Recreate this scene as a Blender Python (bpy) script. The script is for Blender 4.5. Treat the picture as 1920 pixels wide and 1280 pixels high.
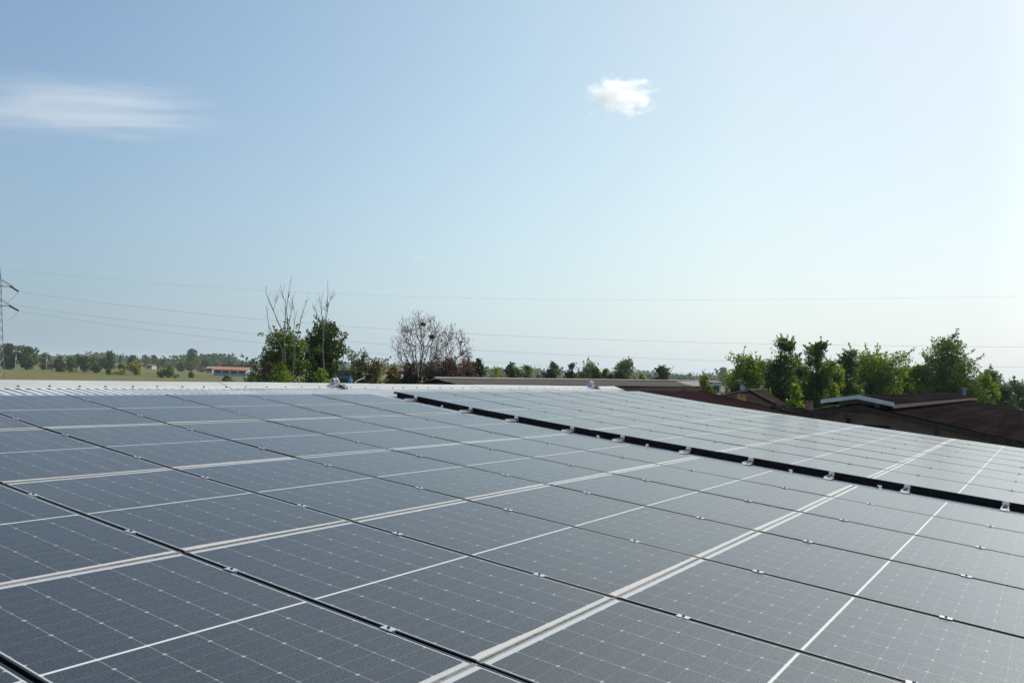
import bpy, bmesh, math, random
import numpy as np
from mathutils import Vector, Matrix

# ------------------------------------------------------------------ clear
for o in list(bpy.data.objects):
    bpy.data.objects.remove(o, do_unlink=True)
S = bpy.context.scene
COL = S.collection
R = math.radians

# ------------------------------------------------------------------ camera (solved from the panel grid)
YAW, PITCH, ROLL, FPX = -0.99439, 0.037509, 0.033161, 1572.54
CAM = np.array([-2.5668, -8.7209, 5.4839])
_f = np.array([-math.sin(YAW)*math.cos(PITCH), math.cos(YAW)*math.cos(PITCH), math.sin(PITCH)])
_r = np.array([math.cos(YAW), math.sin(YAW), 0.0])
_u = np.cross(_r, _f)
_r, _u = math.cos(ROLL)*_r + math.sin(ROLL)*_u, -math.sin(ROLL)*_r + math.cos(ROLL)*_u
cd = bpy.data.cameras.new('camera')
cd.sensor_width = 36.0
cd.lens = FPX/1920*36
cd.clip_start = 0.05
cd.clip_end = 20000
cam = bpy.data.objects.new('camera', cd)
COL.objects.link(cam)
cam.matrix_world = Matrix(((_r[0], _u[0], -_f[0], CAM[0]), (_r[1], _u[1], -_f[1], CAM[1]),
                           (_r[2], _u[2], -_f[2], CAM[2]), (0, 0, 0, 1)))
S.camera = cam

# ------------------------------------------------------------------ sky, sun, exposure
SUN_EL, SUN_AZ_OFF = 46.0, 52.0            # elevation; degrees to the right of the view direction
fh = np.array([-math.sin(YAW), math.cos(YAW), 0.0]); rh = np.array([math.cos(YAW), math.sin(YAW), 0.0])
sd = math.cos(R(SUN_AZ_OFF))*fh + math.sin(R(SUN_AZ_OFF))*rh
SUN_DIR = Vector((sd[0]*math.cos(R(SUN_EL)), sd[1]*math.cos(R(SUN_EL)), math.sin(R(SUN_EL))))
SUN_ROT = math.atan2(sd[0], sd[1])
world = bpy.data.worlds.new("World"); S.world = world
world.use_nodes = True
wt = world.node_tree; wt.nodes.clear()
EXPO, SKY_S = 0.4, 0.15
def wn(t, **kw):
    n_ = wt.nodes.new('ShaderNode'+t)
    for k_, v_ in kw.items(): setattr(n_, k_, v_)
    return n_
def wmath(op, a, b=0.0):
    n_ = wn('Math', operation=op)
    for sck, v_ in zip(n_.inputs, (a, b)):
        if hasattr(v_, 'is_output'): wt.links.new(v_, sck)
        else: sck.default_value = v_
    return n_.outputs[0]
wo = wn('OutputWorld'); wb = wn('Background')
sky = wn('TexSky'); sky.sky_type = 'NISHITA'
sky.sun_disc = False; sky.sun_elevation = R(SUN_EL); sky.sun_rotation = SUN_ROT
sky.altitude = 0; sky.air_density = 1.0; sky.dust_density = 1.0; sky.ozone_density = 2.6
# summer haze: the lower sky pales, more so towards the sun
geo = wn('TexCoord'); sepd = wn('SeparateXYZ'); wt.links.new(geo.outputs['Generated'], sepd.inputs[0])
dx_, dy_, dz_ = sepd.outputs
hl = wmath('SQRT', wmath('ADD', wmath('ADD', wmath('MULTIPLY', dx_, dx_), wmath('MULTIPLY', dy_, dy_)), 1e-5))
caz = wmath('DIVIDE', wmath('ADD', wmath('MULTIPLY', dx_, float(sd[0])), wmath('MULTIPLY', dy_, float(sd[1]))), hl)
hr = wn('ValToRGB'); el_ = hr.color_ramp.elements
_k = 1.0/(SKY_S*2**EXPO)/5.0
def hz(c): return tuple([(((v/255+.055)/1.055)**2.4)*_k for v in c])+(1.0,)
el_[0].position = 0.0; el_[0].color = hz((140, 158, 174)); el_[1].position = 1.0; el_[1].color = hz((240, 245, 247))
for p_, c_ in ((0.58, (162, 180, 194)), (0.70, (180, 197, 212)), (0.808, (198, 215, 227)), (0.962, (224, 232, 240))):
    e_ = hr.color_ramp.elements.new(p_); e_.color = hz(c_)
wt.links.new(wmath('MULTIPLY_ADD', caz, 0.5), hr.inputs[0]); hr.inputs[0].links[0].from_node.inputs[2].default_value = 0.5
sc5 = wn('VectorMath', operation='SCALE'); wt.links.new(hr.outputs[0], sc5.inputs[0]); sc5.inputs['Scale'].default_value = 5.0
wgt = wmath('MULTIPLY_ADD', wmath('EXPONENT', wmath('DIVIDE', wmath('MAXIMUM', dz_, 0.0), -0.26)), 0.70)
wgt.node.inputs[2].default_value = 0.25
mxw = wn('Mix', data_type='RGBA'); wt.links.new(wgt, mxw.inputs[0]); skt = wn('VectorMath', operation='MULTIPLY'); wt.links.new(sky.outputs[0], skt.inputs[0])
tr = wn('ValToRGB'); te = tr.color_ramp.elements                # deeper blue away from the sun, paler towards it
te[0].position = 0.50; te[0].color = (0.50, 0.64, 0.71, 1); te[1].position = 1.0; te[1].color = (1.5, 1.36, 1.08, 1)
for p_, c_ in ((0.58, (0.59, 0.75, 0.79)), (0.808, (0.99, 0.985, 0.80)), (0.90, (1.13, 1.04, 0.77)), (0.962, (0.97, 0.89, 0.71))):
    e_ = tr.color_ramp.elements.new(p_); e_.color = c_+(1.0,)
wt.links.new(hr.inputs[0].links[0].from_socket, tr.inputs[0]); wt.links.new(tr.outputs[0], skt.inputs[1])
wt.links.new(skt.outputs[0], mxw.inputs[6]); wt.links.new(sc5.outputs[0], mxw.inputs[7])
wb.inputs['Strength'].default_value = SKY_S
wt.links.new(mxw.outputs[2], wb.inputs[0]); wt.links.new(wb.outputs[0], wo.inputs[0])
sl = bpy.data.lights.new('sun', 'SUN'); sl.energy = 3.4; sl.angle = R(0.55); sl.color = (1.0, 0.95, 0.87)
so = bpy.data.objects.new('sun', sl); COL.objects.link(so)
so.rotation_euler = SUN_DIR.to_track_quat('Z', 'Y').to_euler()
S.view_settings.view_transform = 'Standard'; S.view_settings.look = 'None'
S.view_settings.exposure = EXPO; S.view_settings.gamma = 1.0
S.view_settings.use_curve_mapping = False
S.cycles.max_bounces = 10; S.cycles.transparent_max_bounces = 8
S.cycles.use_denoising = True

# ------------------------------------------------------------------ photo geometry helpers
def ray(x, y):
    return _f + _r*(x-960)/FPX + _u*(640-y)/FPX
def at(x, y, d):                        # point at depth d along the view axis
    return CAM + d*ray(x, y)
def horizon(x):
    return 667.2 + (730.9-667.2)*x/1920
def ground(x, d):
    p = at(x, horizon(x), d); p[2] = 0; return p
def ydist(x, y):                        # distance at which flat ground shows at this height
    return CAM[2]*FPX/max(y-horizon(x), 0.5)
def zat(x, y, d):
    return CAM[2] + (horizon(x)-y)*d/FPX
def onx(x, y, X):
    d = ray(x, y); return CAM + d*(X-CAM[0])/d[0]

# ------------------------------------------------------------------ object helpers
def tag(o, label=None, cat=None, group=None, kind=None):
    if label: o['label'] = label
    if cat: o['category'] = cat
    if group: o['group'] = group
    if kind: o['kind'] = kind
    return o
def empty(name, loc=(0, 0, 0), rot=(0, 0, 0)):
    o = bpy.data.objects.new(name, None); COL.objects.link(o)
    o.location = loc; o.rotation_euler = rot; o.empty_display_size = 0.3
    return o
def mesh_obj(name, verts, faces, mat, parent=None, smooth=False):
    me = bpy.data.meshes.new(name)
    me.from_pydata([tuple(v) for v in verts], [], faces)
    me.materials.append(mat)
    if smooth:
        me.polygons.foreach_set('use_smooth', [True]*len(me.polygons))
    me.update()
    o = bpy.data.objects.new(name, me); COL.objects.link(o)
    if parent: o.parent = parent
    return o
class MB:
    def __init__(s): s.v = []; s.f = []
    def add(s, vs, fs):
        n = len(s.v); s.v += [tuple(map(float, v)) for v in vs]; s.f += [tuple(i+n for i in f) for f in fs]
        return s
    def box(s, c, d, m=None):
        x, y, z = d[0]/2, d[1]/2, d[2]/2
        vs = [(-x,-y,-z),(x,-y,-z),(x,y,-z),(-x,y,-z),(-x,-y,z),(x,-y,z),(x,y,z),(-x,y,z)]
        if m is not None: vs = [tuple(m @ Vector(v)) for v in vs]
        vs = [(v[0]+c[0], v[1]+c[1], v[2]+c[2]) for v in vs]
        return s.add(vs, [(0,3,2,1),(4,5,6,7),(0,1,5,4),(1,2,6,5),(2,3,7,6),(3,0,4,7)])
    def prism(s, a, b, off):            # two matching outlines a and b
        n = len(a)
        return s.add(list(a)+list(b), [tuple(range(n))[::-1], tuple(range(n, 2*n))] +
                     [(i, (i+1) % n, n+(i+1) % n, n+i) for i in range(n)])
    def tube(s, pts, rad, n=6, cap=True):
        pts = [np.array(p, float) for p in pts]; k = len(pts)
        if not hasattr(rad, '__len__'): rad = [rad]*k
        vs = []
        for i, p in enumerate(pts):
            t = pts[min(i+1, k-1)] - pts[max(i-1, 0)]; t = t/(np.linalg.norm(t)+1e-9)
            a = np.array([0, 0, 1.0]) if abs(t[2]) < 0.9 else np.array([1.0, 0, 0])
            e = np.cross(t, a); e /= np.linalg.norm(e); g = np.cross(t, e)
            for j in range(n):
                w = 2*math.pi*j/n
                vs.append(p + rad[i]*(math.cos(w)*e + math.sin(w)*g))
        fs = []
        for i in range(k-1):
            for j in range(n):
                fs.append((i*n+j, i*n+(j+1) % n, (i+1)*n+(j+1) % n, (i+1)*n+j))
        if cap:
            fs.append(tuple(range(n))[::-1]); fs.append(tuple((k-1)*n+j for j in range(n)))
        return s.add(vs, fs)
    def torus(s, c, ax, R0, r0, n=20, m=8):
        ax = np.array(ax, float); ax /= np.linalg.norm(ax)
        a = np.array([0, 0, 1.0]) if abs(ax[2]) < 0.9 else np.array([1.0, 0, 0])
        e = np.cross(ax, a); e /= np.linalg.norm(e); g = np.cross(ax, e)
        vs = []; fs = []
        for i in range(n):
            w = 2*math.pi*i/n; d = math.cos(w)*e+math.sin(w)*g
            for j in range(m):
                q = 2*math.pi*j/m
                vs.append(np.array(c)+d*(R0+r0*math.cos(q))+ax*r0*math.sin(q))
        for i in range(n):
            for j in range(m):
                fs.append((i*m+j, ((i+1) % n)*m+j, ((i+1) % n)*m+(j+1) % m, i*m+(j+1) % m))
        return s.add(vs, fs)
    def build(s, name, mat, parent=None, smooth=False):
        return mesh_obj(name, s.v, s.f, mat, parent, smooth)

# ------------------------------------------------------------------ material helpers
class NT:
    def __init__(s, name):
        s.m = bpy.data.materials.new(name); s.m.use_nodes = True
        s.t = s.m.node_tree; s.t.nodes.clear()
        s.out = s.t.nodes.new('ShaderNodeOutputMaterial')
    def n(s, typ, **kw):
        nd = s.t.nodes.new('ShaderNode'+typ)
        for k, v in kw.items(): setattr(nd, k, v)
        return nd
    def l(s, a, b): s.t.links.new(a, b)
    def val(s, x, sock):
        if hasattr(x, 'is_output'): s.l(x, sock)
        else: sock.default_value = x
    def math(s, op, a, b=0.0, c=0.0):
        nd = s.n('Math', operation=op)
        s.val(a, nd.inputs[0]); s.val(b, nd.inputs[1]); s.val(c, nd.inputs[2])
        return nd.outputs[0]
    def mix(s, f, a, b):
        nd = s.n('Mix', data_type='RGBA')
        s.val(f, nd.inputs[0]); s.val(a, nd.inputs[6]); s.val(b, nd.inputs[7])
        return nd.outputs[2]
    def noise(s, vec, scale, detail=3.0, rough=0.55):
        nd = s.n('TexNoise'); nd.inputs['Scale'].default_value = scale
        nd.inputs['Detail'].default_value = detail; nd.inputs['Roughness'].default_value = rough
        if vec is not None: s.l(vec, nd.inputs['Vector'])
        return nd.outputs[0]
    def ramp(s, x, p0, p1, v0=0.0, v1=1.0):
        nd = s.n('MapRange', clamp=True, interpolation_type='SMOOTHSTEP')
        s.val(x, nd.inputs[0]); nd.inputs[1].default_value = p0; nd.inputs[2].default_value = p1
        nd.inputs[3].default_value = v0; nd.inputs[4].default_value = v1
        return nd.outputs[0]
    def bsdf(s, col, rough=0.5, metal=0.0, spec=0.5):
        b = s.n('BsdfPrincipled')
        s.val(col, b.inputs['Base Color']); s.val(rough, b.inputs['Roughness'])
        b.inputs['Metallic'].default_value = metal
        b.inputs['Specular IOR Level'].default_value = spec
        s.l(b.outputs[0], s.out.inputs[0]); s.b = b
        return b
    def bump(s, h, strength=0.3, dist=0.01):
        nd = s.n('Bump'); nd.inputs['Strength'].default_value = strength
        nd.inputs['Distance'].default_value = dist
        s.l(h, nd.inputs['Height']); s.l(nd.outputs[0], s.b.inputs['Normal'])
def C4(r, g, b): return (r, g, b, 1.0)

def simple(name, col, rough=0.5, metal=0.0, spec=0.5, var=0.25, scale=3.0, bump=0.0, dirt=None):
    m = NT(name); g = m.n('TexCoord').outputs['Object']
    nz = m.noise(g, scale, 5.0, 0.6)
    c2 = C4(*[c*(1-var) for c in col]); c1 = C4(*[min(1, c*(1+var)) for c in col])
    c = m.mix(m.ramp(nz, 0.3, 0.7), c2, c1)
    if dirt:
        c = m.mix(m.math('MULTIPLY', m.ramp(m.noise(g, scale*0.35, 6.0, 0.7), 0.45, 0.75), dirt[3]), c, C4(*dirt[:3]))
    if spec < 0.1:                       # chalky old surfaces: no sheen
        m.b = m.n('BsdfDiffuse'); m.l(c, m.b.inputs[0]); m.l(m.b.outputs[0], m.out.inputs[0])
    else: m.bsdf(c, rough, metal, spec)
    if bump: m.bump(m.noise(g, scale*6, 4.0), bump, 0.02)
    return m.m

# ------------------------------------------------------------------ materials
PW, PL = 1.134, 1.741                    # panel size
GW, GL = 1.154, 1.745                    # grid pitch
def mat_glass():
    m = NT('solar_cells')
    tc = m.n('TexCoord').outputs['Object']; sp = m.n('SeparateXYZ'); m.l(tc, sp.inputs[0])
    oi = m.n('ObjectInfo'); rnd = oi.outputs['Random']
    x, y = sp.outputs[0], sp.outputs[1]
    ax = m.math('ABSOLUTE', x); ay = m.math('ABSOLUTE', y)
    # six columns of cells
    fu = m.math('FRACT', m.math('DIVIDE', m.math('ADD', x, 0.549), 0.183))
    du = m.math('MULTIPLY', m.math('SUBTRACT', 0.5, m.math('ABSOLUTE', m.math('SUBTRACT', fu, 0.5))), 0.183)
    hv = m.math('DIVIDE', m.math('SUBTRACT', ay, 0.008), 0.0917)
    fv = m.math('FRACT', hv)
    dv = m.math('MULTIPLY', m.math('SUBTRACT', 0.5, m.math('ABSOLUTE', m.math('SUBTRACT', fv, 0.5))), 0.0917)
    par = m.math('MODULO', m.math('ROUND', hv), 2.0)
    colline = m.math('LESS_THAN', du, 0.00125)
    rowline = m.math('LESS_THAN', dv, 0.00055)
    dia = m.math('LESS_THAN', m.math('ADD', m.math('MULTIPLY', du, 0.75), dv), m.math('MULTIPLY_ADD', par, 0.0035, 0.0042))
    inside = m.math('MULTIPLY', m.math('LESS_THAN', ax, 0.5495), m.math('LESS_THAN', ay, 0.8335))
    midgap = m.math('LESS_THAN', ay, 0.0062)
    white = m.math('MAXIMUM', m.math('MAXIMUM', m.math('MULTIPLY', colline, 0.55), m.math('MULTIPLY', rowline, 0.38)),
                   m.math('MAXIMUM', m.math('MULTIPLY', dia, 0.8), m.math('MAXIMUM', midgap, m.math('SUBTRACT', 1.0, inside))))
    # large and small dust
    wp = m.n('NewGeometry').outputs['Position']
    n1 = m.noise(wp, 1.1, 4.0, 0.6); n2 = m.noise(wp, 160.0, 1.0, 0.8); n3 = m.noise(wp, 14.0, 4.0, 0.65)
    busb = m.math('LESS_THAN', m.math('ABSOLUTE', m.math('SUBTRACT', m.math('FRACT', m.math('MULTIPLY', fu, 10.0)), 0.5)), 0.02)
    tint = m.mix(rnd, C4(0.0085, 0.0088, 0.0125), C4(0.0125, 0.0112, 0.0135))
    cell = m.mix(m.math('MULTIPLY', busb, 0.35), tint, C4(0.12, 0.12, 0.13))
    base = m.mix(white, cell, m.mix(midgap, C4(0.38, 0.385, 0.38), C4(0.52, 0.53, 0.52)))
    cx = m.n('CombineXYZ'); m.l(m.math('MULTIPLY', x, 9.0), cx.inputs[0]); m.l(m.math('MULTIPLY', y, 0.9), cx.inputs[1]); m.l(m.math('MULTIPLY', rnd, 37.0), cx.inputs[2])
    n4 = m.noise(cx.outputs[0], 2.2, 4.0, 0.7)                               # run-off streaks down each panel
    dust = m.math('ADD', m.math('MULTIPLY', m.ramp(n1, 0.35, 0.72), 0.022),
                  m.math('ADD', m.math('MULTIPLY', m.ramp(n2, 0.50, 0.68), 0.08), m.math('MULTIPLY', m.ramp(n3, 0.45, 0.75), 0.022)))
    dust = m.math('ADD', dust, m.math('MULTIPLY', m.ramp(n4, 0.48, 0.74), 0.028))
    dust = m.math('ADD', dust, m.math('MULTIPLY_ADD', m.math('FRACT', m.math('MULTIPLY', rnd, 53.3)), 0.012, 0.004))
    # a dust film covers more of the glass the flatter one looks along it
    lw = m.n('LayerWeight'); lw.inputs[0].default_value = 0.5
    cosv = m.math('MAXIMUM', m.math('SUBTRACT', 1.0, lw.outputs['Facing']), 0.07)
    dust = m.math('MINIMUM', m.math('DIVIDE', m.math('MULTIPLY', dust, m.math('MULTIPLY_ADD', cosv, 0.32, 0.045)), cosv), 0.55)
    # a few droppings and specks
    vo = m.n('TexVoronoi'); vo.inputs['Scale'].default_value = 2.3; m.l(wp, vo.inputs['Vector'])
    spk = m.math('LESS_THAN', vo.outputs['Distance'], 0.018)
    dust = m.math('MAXIMUM', dust, m.math('MULTIPLY', spk, 0.55))
    # washed-down silt along the lower end, a different wedge on every panel
    r2 = m.math('FRACT', m.math('MULTIPLY', rnd, 17.31)); r3 = m.math('FRACT', m.math('MULTIPLY', rnd, 91.7))
    tx = m.math('ADD', m.math('DIVIDE', x, 1.134), 0.5)
    w0 = m.math('MULTIPLY_ADD', r2, 0.042, -0.012); w1 = m.math('MULTIPLY_ADD', r3, 0.042, -0.012)
    wd = m.math('ADD', w0, m.math('MULTIPLY', tx, m.math('SUBTRACT', w1, w0)))
    wd = m.math('ADD', wd, m.math('MULTIPLY', m.math('SUBTRACT', m.noise(wp, 22.0, 4.0, 0.7), 0.5), 0.016))
    yl = m.math('ADD', y, 0.842)
    silt = m.math('MULTIPLY', m.math('LESS_THAN', yl, wd), m.ramp(m.noise(wp, 130.0, 3.0, 0.7), 0.30, 0.48, 0.45, 1.0))
    lowband = m.math('LESS_THAN', y, -0.8335)
    dcol = m.mix(silt, C4(0.33, 0.345, 0.34), C4(0.43, 0.405, 0.365))
    fac = m.math('MAXIMUM', dust, m.math('MAXIMUM', m.math('MULTIPLY', silt, 0.92), m.math('MULTIPLY', lowband, 0.5)))
    col = m.mix(fac, base, dcol)
    rough = m.math('ADD', m.math('MULTIPLY', fac, 0.5), m.math('MULTIPLY_ADD', n3, 0.08, 0.15))
    m.bsdf(col, rough, 0.0, 0.5)
    m.b.inputs['IOR'].default_value = 1.19
    gl = m.n('BsdfGlossy'); gl.inputs['Roughness'].default_value = 0.52      # fine dust film scatters forward
    gl.inputs[0].default_value = C4(0.87, 0.95, 1.0)
    mx = m.n('MixShader'); m.l(m.math('MULTIPLY_ADD', m.ramp(n2, 0.40, 0.66), 0.032, 0.064), mx.inputs[0])
    m.l(m.b.outputs[0], mx.inputs[1]); m.l(gl.outputs[0], mx.inputs[2]); m.l(mx.outputs[0], m.out.inputs[0])
    return m.m
def mat_frame():
    m = NT('black_anodised_frame')
    tc = m.n('TexCoord').outputs['Object']; sp = m.n('SeparateXYZ'); m.l(tc, sp.inputs[0])
    ends = m.math('GREATER_THAN', m.math('ABSOLUTE', sp.outputs[1]), 0.860)
    topf = m.math('GREATER_THAN', sp.outputs[2], -0.004)
    nz = m.ramp(m.noise(m.n('NewGeometry').outputs['Position'], 60.0, 4.0, 0.7), 0.3, 0.6, 0.35, 0.85)
    fac = m.math('MULTIPLY', m.math('MULTIPLY', ends, topf), nz)
    col = m.mix(fac, C4(0.007, 0.007, 0.008), C4(0.27, 0.262, 0.245))
    m.bsdf(col, 0.32, 0.0, 0.5)
    return m.m
M = {}
M['glass'] = mat_glass()
M['frame'] = mat_frame()
M['alu'] = simple('brushed_aluminium', (0.58, 0.60, 0.62), 0.32, 0.65, 0.5, 0.08, 40.0)
M['strip'] = simple('black_shade_strip', (0.006, 0.006, 0.007), 0.7, 0.0, 0.1, 0.2, 6.0)  # near-black, stands for the shaded void under the raised panel edge
M['bolt'] = simple('dark_steel_bolt', (0.09, 0.09, 0.10), 0.4, 0.8, 0.5, 0.2, 60.0)
M['sheet'] = simple('galvanised_sheet', (0.62, 0.64, 0.64), 0.45, 0.1, 0.5, 0.10, 2.0, 0.0, (0.30, 0.29, 0.26, 0.35))
M['cap'] = simple('pale_ridge_flashing', (0.44, 0.44, 0.425), 0.45, 0.1, 0.5, 0.06, 1.5, 0.0, (0.34, 0.33, 0.30, 0.4))
M['plaster'] = simple('grey_rendered_wall', (0.40, 0.38, 0.35), 0.9, 0.0, 0.2, 0.15, 1.2, 0.15, (0.20, 0.19, 0.17, 0.5))
M['blue_shade_plate'] = simple('blue_shaded_steel', (0.30, 0.37, 0.44), 0.4, 0.1, 0.5, 0.1, 9.0)  # plain metal in shadow, its blue sky reflection put into the colour
M['brown_plate'] = simple('brown_steel', (0.10, 0.065, 0.05), 0.55, 0.2, 0.4, 0.2, 20.0)
M['roof_brown'] = simple('weathered_brown_sheeting', (0.019, 0.0125, 0.012), 0.9, 0.0, 0.06, 0.28, 0.7, 0.1, (0.034, 0.024, 0.022, 0.5))
def mat_streaked(name, c0, c1, c2):
    m = NT(name); g = m.n('TexCoord').outputs['Object']; mp = m.n('Mapping'); m.l(g, mp.inputs[0]); mp.inputs['Scale'].default_value = (0.06, 1.6, 1.6)
    st = m.noise(mp.outputs[0], 1.3, 5.0, 0.7); pt = m.noise(g, 0.5, 5.0, 0.65); fine = m.noise(g, 7.0, 3.0, 0.6)
    wv = m.n('TexWave'); wv.bands_direction = 'X'; wv.inputs['Scale'].default_value = 0.287; wv.inputs['Distortion'].default_value = 0.6; m.l(g, wv.inputs[0])
    c = m.mix(m.ramp(st, 0.36, 0.66), c0, c1); c = m.mix(m.math('MULTIPLY', m.ramp(pt, 0.5, 0.72), 0.5), c, c2)
    c = m.mix(m.math('MULTIPLY', m.ramp(wv.outputs['Fac'], 0.9, 1.0), 0.5), c, c0); c = m.mix(m.math('MULTIPLY', m.ramp(fine, .55, .75), .3), c, c2)
    m.b = m.n('BsdfDiffuse'); m.l(c, m.b.inputs[0]); m.l(m.b.outputs[0], m.out.inputs[0])
    m.bump(wv.outputs['Fac'], 0.35, 0.02); return m.m
M['roof_brown'] = mat_streaked('streaked_brown_sheeting', C4(0.0080, 0.0060, 0.0064), C4(0.0190, 0.0135, 0.0138), C4(0.034, 0.026, 0.025))
M['roof_maroon'] = simple('maroon_sheeting', (0.022, 0.0118, 0.0130), 0.85, 0.0, 0.06, 0.15, 0.8, 0.1, (0.009, 0.005, 0.006, 0.5))
M['roof_grey'] = simple('grey_fibre_cement', (0.105, 0.094, 0.090), 0.9, 0.0, 0.05, 0.16, 0.8, 0.1, (0.11, 0.10, 0.09, 0.5))
M['roof_pale'] = simple('pale_fibre_cement', (0.27, 0.25, 0.235), 0.9, 0.0, 0.2, 0.12, 0.8, 0.1)
M['tile'] = simple('brown_roof_tiles', (0.028, 0.020, 0.017), 0.9, 0.0, 0.08, 0.3, 4.0, 0.4, (0.055, 0.045, 0.038, 0.5))
M['concrete'] = simple('stained_concrete', (0.10, 0.088, 0.078), 0.92, 0.0, 0.05, 0.2, 0.8, 0.2, (0.03, 0.027, 0.025, 0.85))
M['fascia_blue'] = simple('pale_blue_fascia', (0.42, 0.50, 0.55), 0.5, 0.0, 0.4, 0.08, 3.0)
M['rust_wood'] = simple('rusty_brown_edge', (0.085, 0.042, 0.028), 0.8, 0.0, 0.2, 0.3, 4.0)
M['brick'] = simple('red_brick', (0.30, 0.12, 0.075), 0.9, 0.0, 0.2, 0.25, 12.0)
M['orange_plaster'] = simple('ochre_masonry', (0.50, 0.27, 0.13), 0.9, 0.0, 0.2, 0.15, 6.0)
M['dark'] = simple('dark_opening', (0.012, 0.011, 0.011), 0.9, 0.0, 0.1, 0.2, 2.0)
M['dull_red_roof'] = simple('dull_red_roof', (0.20, 0.10, 0.075), 0.9, 0.0, 0.2, 0.2, 1.0)
M['red_roof'] = simple('terracotta_roof', (0.36, 0.16, 0.10), 0.9, 0.0, 0.2, 0.15, 1.0)
M['white_wall'] = simple('white_wall', (0.55, 0.55, 0.54), 0.85, 0.0, 0.2, 0.08, 1.0)
M['bluegrey_wall'] = simple('blue_grey_wall', (0.30, 0.36, 0.42), 0.8, 0.0, 0.2, 0.08, 1.0)
M['blue_wall'] = simple('bright_blue_boards', (0.035, 0.17, 0.38), 0.7, 0.0, 0.3, 0.2, 3.0)
M['steel'] = simple('galvanised_lattice_steel', (0.23, 0.22, 0.22), 0.6, 0.4, 0.4, 0.15, 1.0)
M['wire'] = simple('dull_conductor', (0.30, 0.31, 0.32), 0.6, 0.2, 0.4, 0.1, 1.0)
M['pole'] = simple('pale_pole', (0.50, 0.50, 0.48), 0.8, 0.0, 0.3, 0.1, 2.0)
M['bark'] = simple('brown_bark', (0.085, 0.065, 0.05), 0.95, 0.0, 0.1, 0.3, 6.0)
M['bark_dark'] = simple('dark_bark', (0.040, 0.033, 0.028), 0.95, 0.0, 0.1, 0.3, 6.0)
M['dead_wood'] = simple('bleached_dead_wood', (0.19, 0.155, 0.13), 0.95, 0.0, 0.1, 0.25, 4.0)
M['twig'] = simple('reddish_twigs', (0.150, 0.092, 0.078), 0.95, 0.0, 0.1, 0.25, 4.0)
def leaf_mat(name, col, trans=0.34, var=0.55, yel=0.4):
    m = NT(name)
    wp = m.n('NewGeometry').outputs['Position']; oi = m.n('ObjectInfo')
    nz = m.noise(wp, 0.9, 4.0, 0.65); nf = m.noise(wp, 7.0, 2.0, 0.6)
    dark = C4(*[c*(1-var) for c in col])
    lite = C4(col[0]*(1+var+yel), col[1]*(1+var+0.4*yel), col[2]*(1+var*0.4))
    c = m.mix(m.ramp(m.math('ADD', m.math('MULTIPLY', nz, 0.6), m.math('MULTIPLY', nf, 0.4)), 0.36, 0.64), dark, lite)
    d = m.n('BsdfDiffuse'); m.l(c, d.inputs[0])
    t = m.n('BsdfTranslucent')
    hs = m.n('HueSaturation'); hs.inputs['Hue'].default_value = 0.485; hs.inputs['Saturation'].default_value = 1.1
    hs.inputs['Value'].default_value = 1.5; m.l(c, hs.inputs['Color']); m.l(hs.outputs[0], t.inputs[0])
    gl = m.n('BsdfGlossy'); gl.inputs['Roughness'].default_value = 0.5; gl.inputs[0].default_value = C4(0.8, 0.85, 0.8)
    a = m.n('MixShader'); a.inputs[0].default_value = trans; m.l(d.outputs[0], a.inputs[1]); m.l(t.outputs[0], a.inputs[2])
    b = m.n('MixShader'); b.inputs[0].default_value = 0.03; m.l(a.outputs[0], b.inputs[1]); m.l(gl.outputs[0], b.inputs[2])
    m.l(b.outputs[0], m.out.inputs[0])
    return m.m
LEAF = {
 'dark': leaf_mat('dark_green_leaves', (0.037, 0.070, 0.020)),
 'mid': leaf_mat('mid_green_leaves', (0.079, 0.140, 0.028)),
 'bright': leaf_mat('fresh_green_leaves', (0.105, 0.184, 0.025), 0.45),
 'yellow': leaf_mat('yellow_green_leaves', (0.184, 0.219, 0.034), 0.4),
 'grey': leaf_mat('grey_green_leaves', (0.105, 0.137, 0.062)),
 'olive': leaf_mat('olive_leaves', (0.108, 0.116, 0.046)),
 'brown': leaf_mat('withered_brown_leaves', (0.150, 0.085, 0.062), 0.25, 0.35, 0.1),
 'rust': leaf_mat('rusty_dead_leaves', (0.120, 0.066, 0.048), 0.2, 0.35, 0.1),
 'darkbrown': leaf_mat('dark_brown_foliage', (0.038, 0.030, 0.020), 0.2, 0.4, 0.1),
}
def mat_field():
    m = NT('field_grass'); wp = m.n('NewGeometry').outputs['Position']
    n1 = m.noise(wp, 0.012, 5.0, 0.6); n2 = m.noise(wp, 0.25, 5.0, 0.7); n3 = m.noise(wp, 0.05, 4.0, 0.6)
    c = m.mix(m.ramp(n1, 0.4, 0.6), C4(0.085, 0.100, 0.028), C4(0.150, 0.130, 0.045))
    c = m.mix(m.math('MULTIPLY', m.ramp(n3, 0.42, 0.62), 0.6), c, C4(0.065, 0.080, 0.022))
    c = m.mix(m.math('MULTIPLY', m.ramp(n2, 0.4, 0.7), 0.45), c, C4(0.19, 0.17, 0.07))
    m.bsdf(c, 0.95, 0.0, 0.1); return m.m
M['field'] = mat_field()

# ------------------------------------------------------------------ ground
g = MB(); NG = 24
for i in range(NG+1):
    for j in range(NG+1):
        g.v.append((-6000+12000*i/NG, -6000+12000*j/NG, 0.0))
for i in range(NG):
    for j in range(NG):
        a = i*(NG+1)+j; g.f.append((a, a+NG+1, a+NG+2, a+1))
tag(g.build('ground', M['field']), kind='structure')

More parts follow.
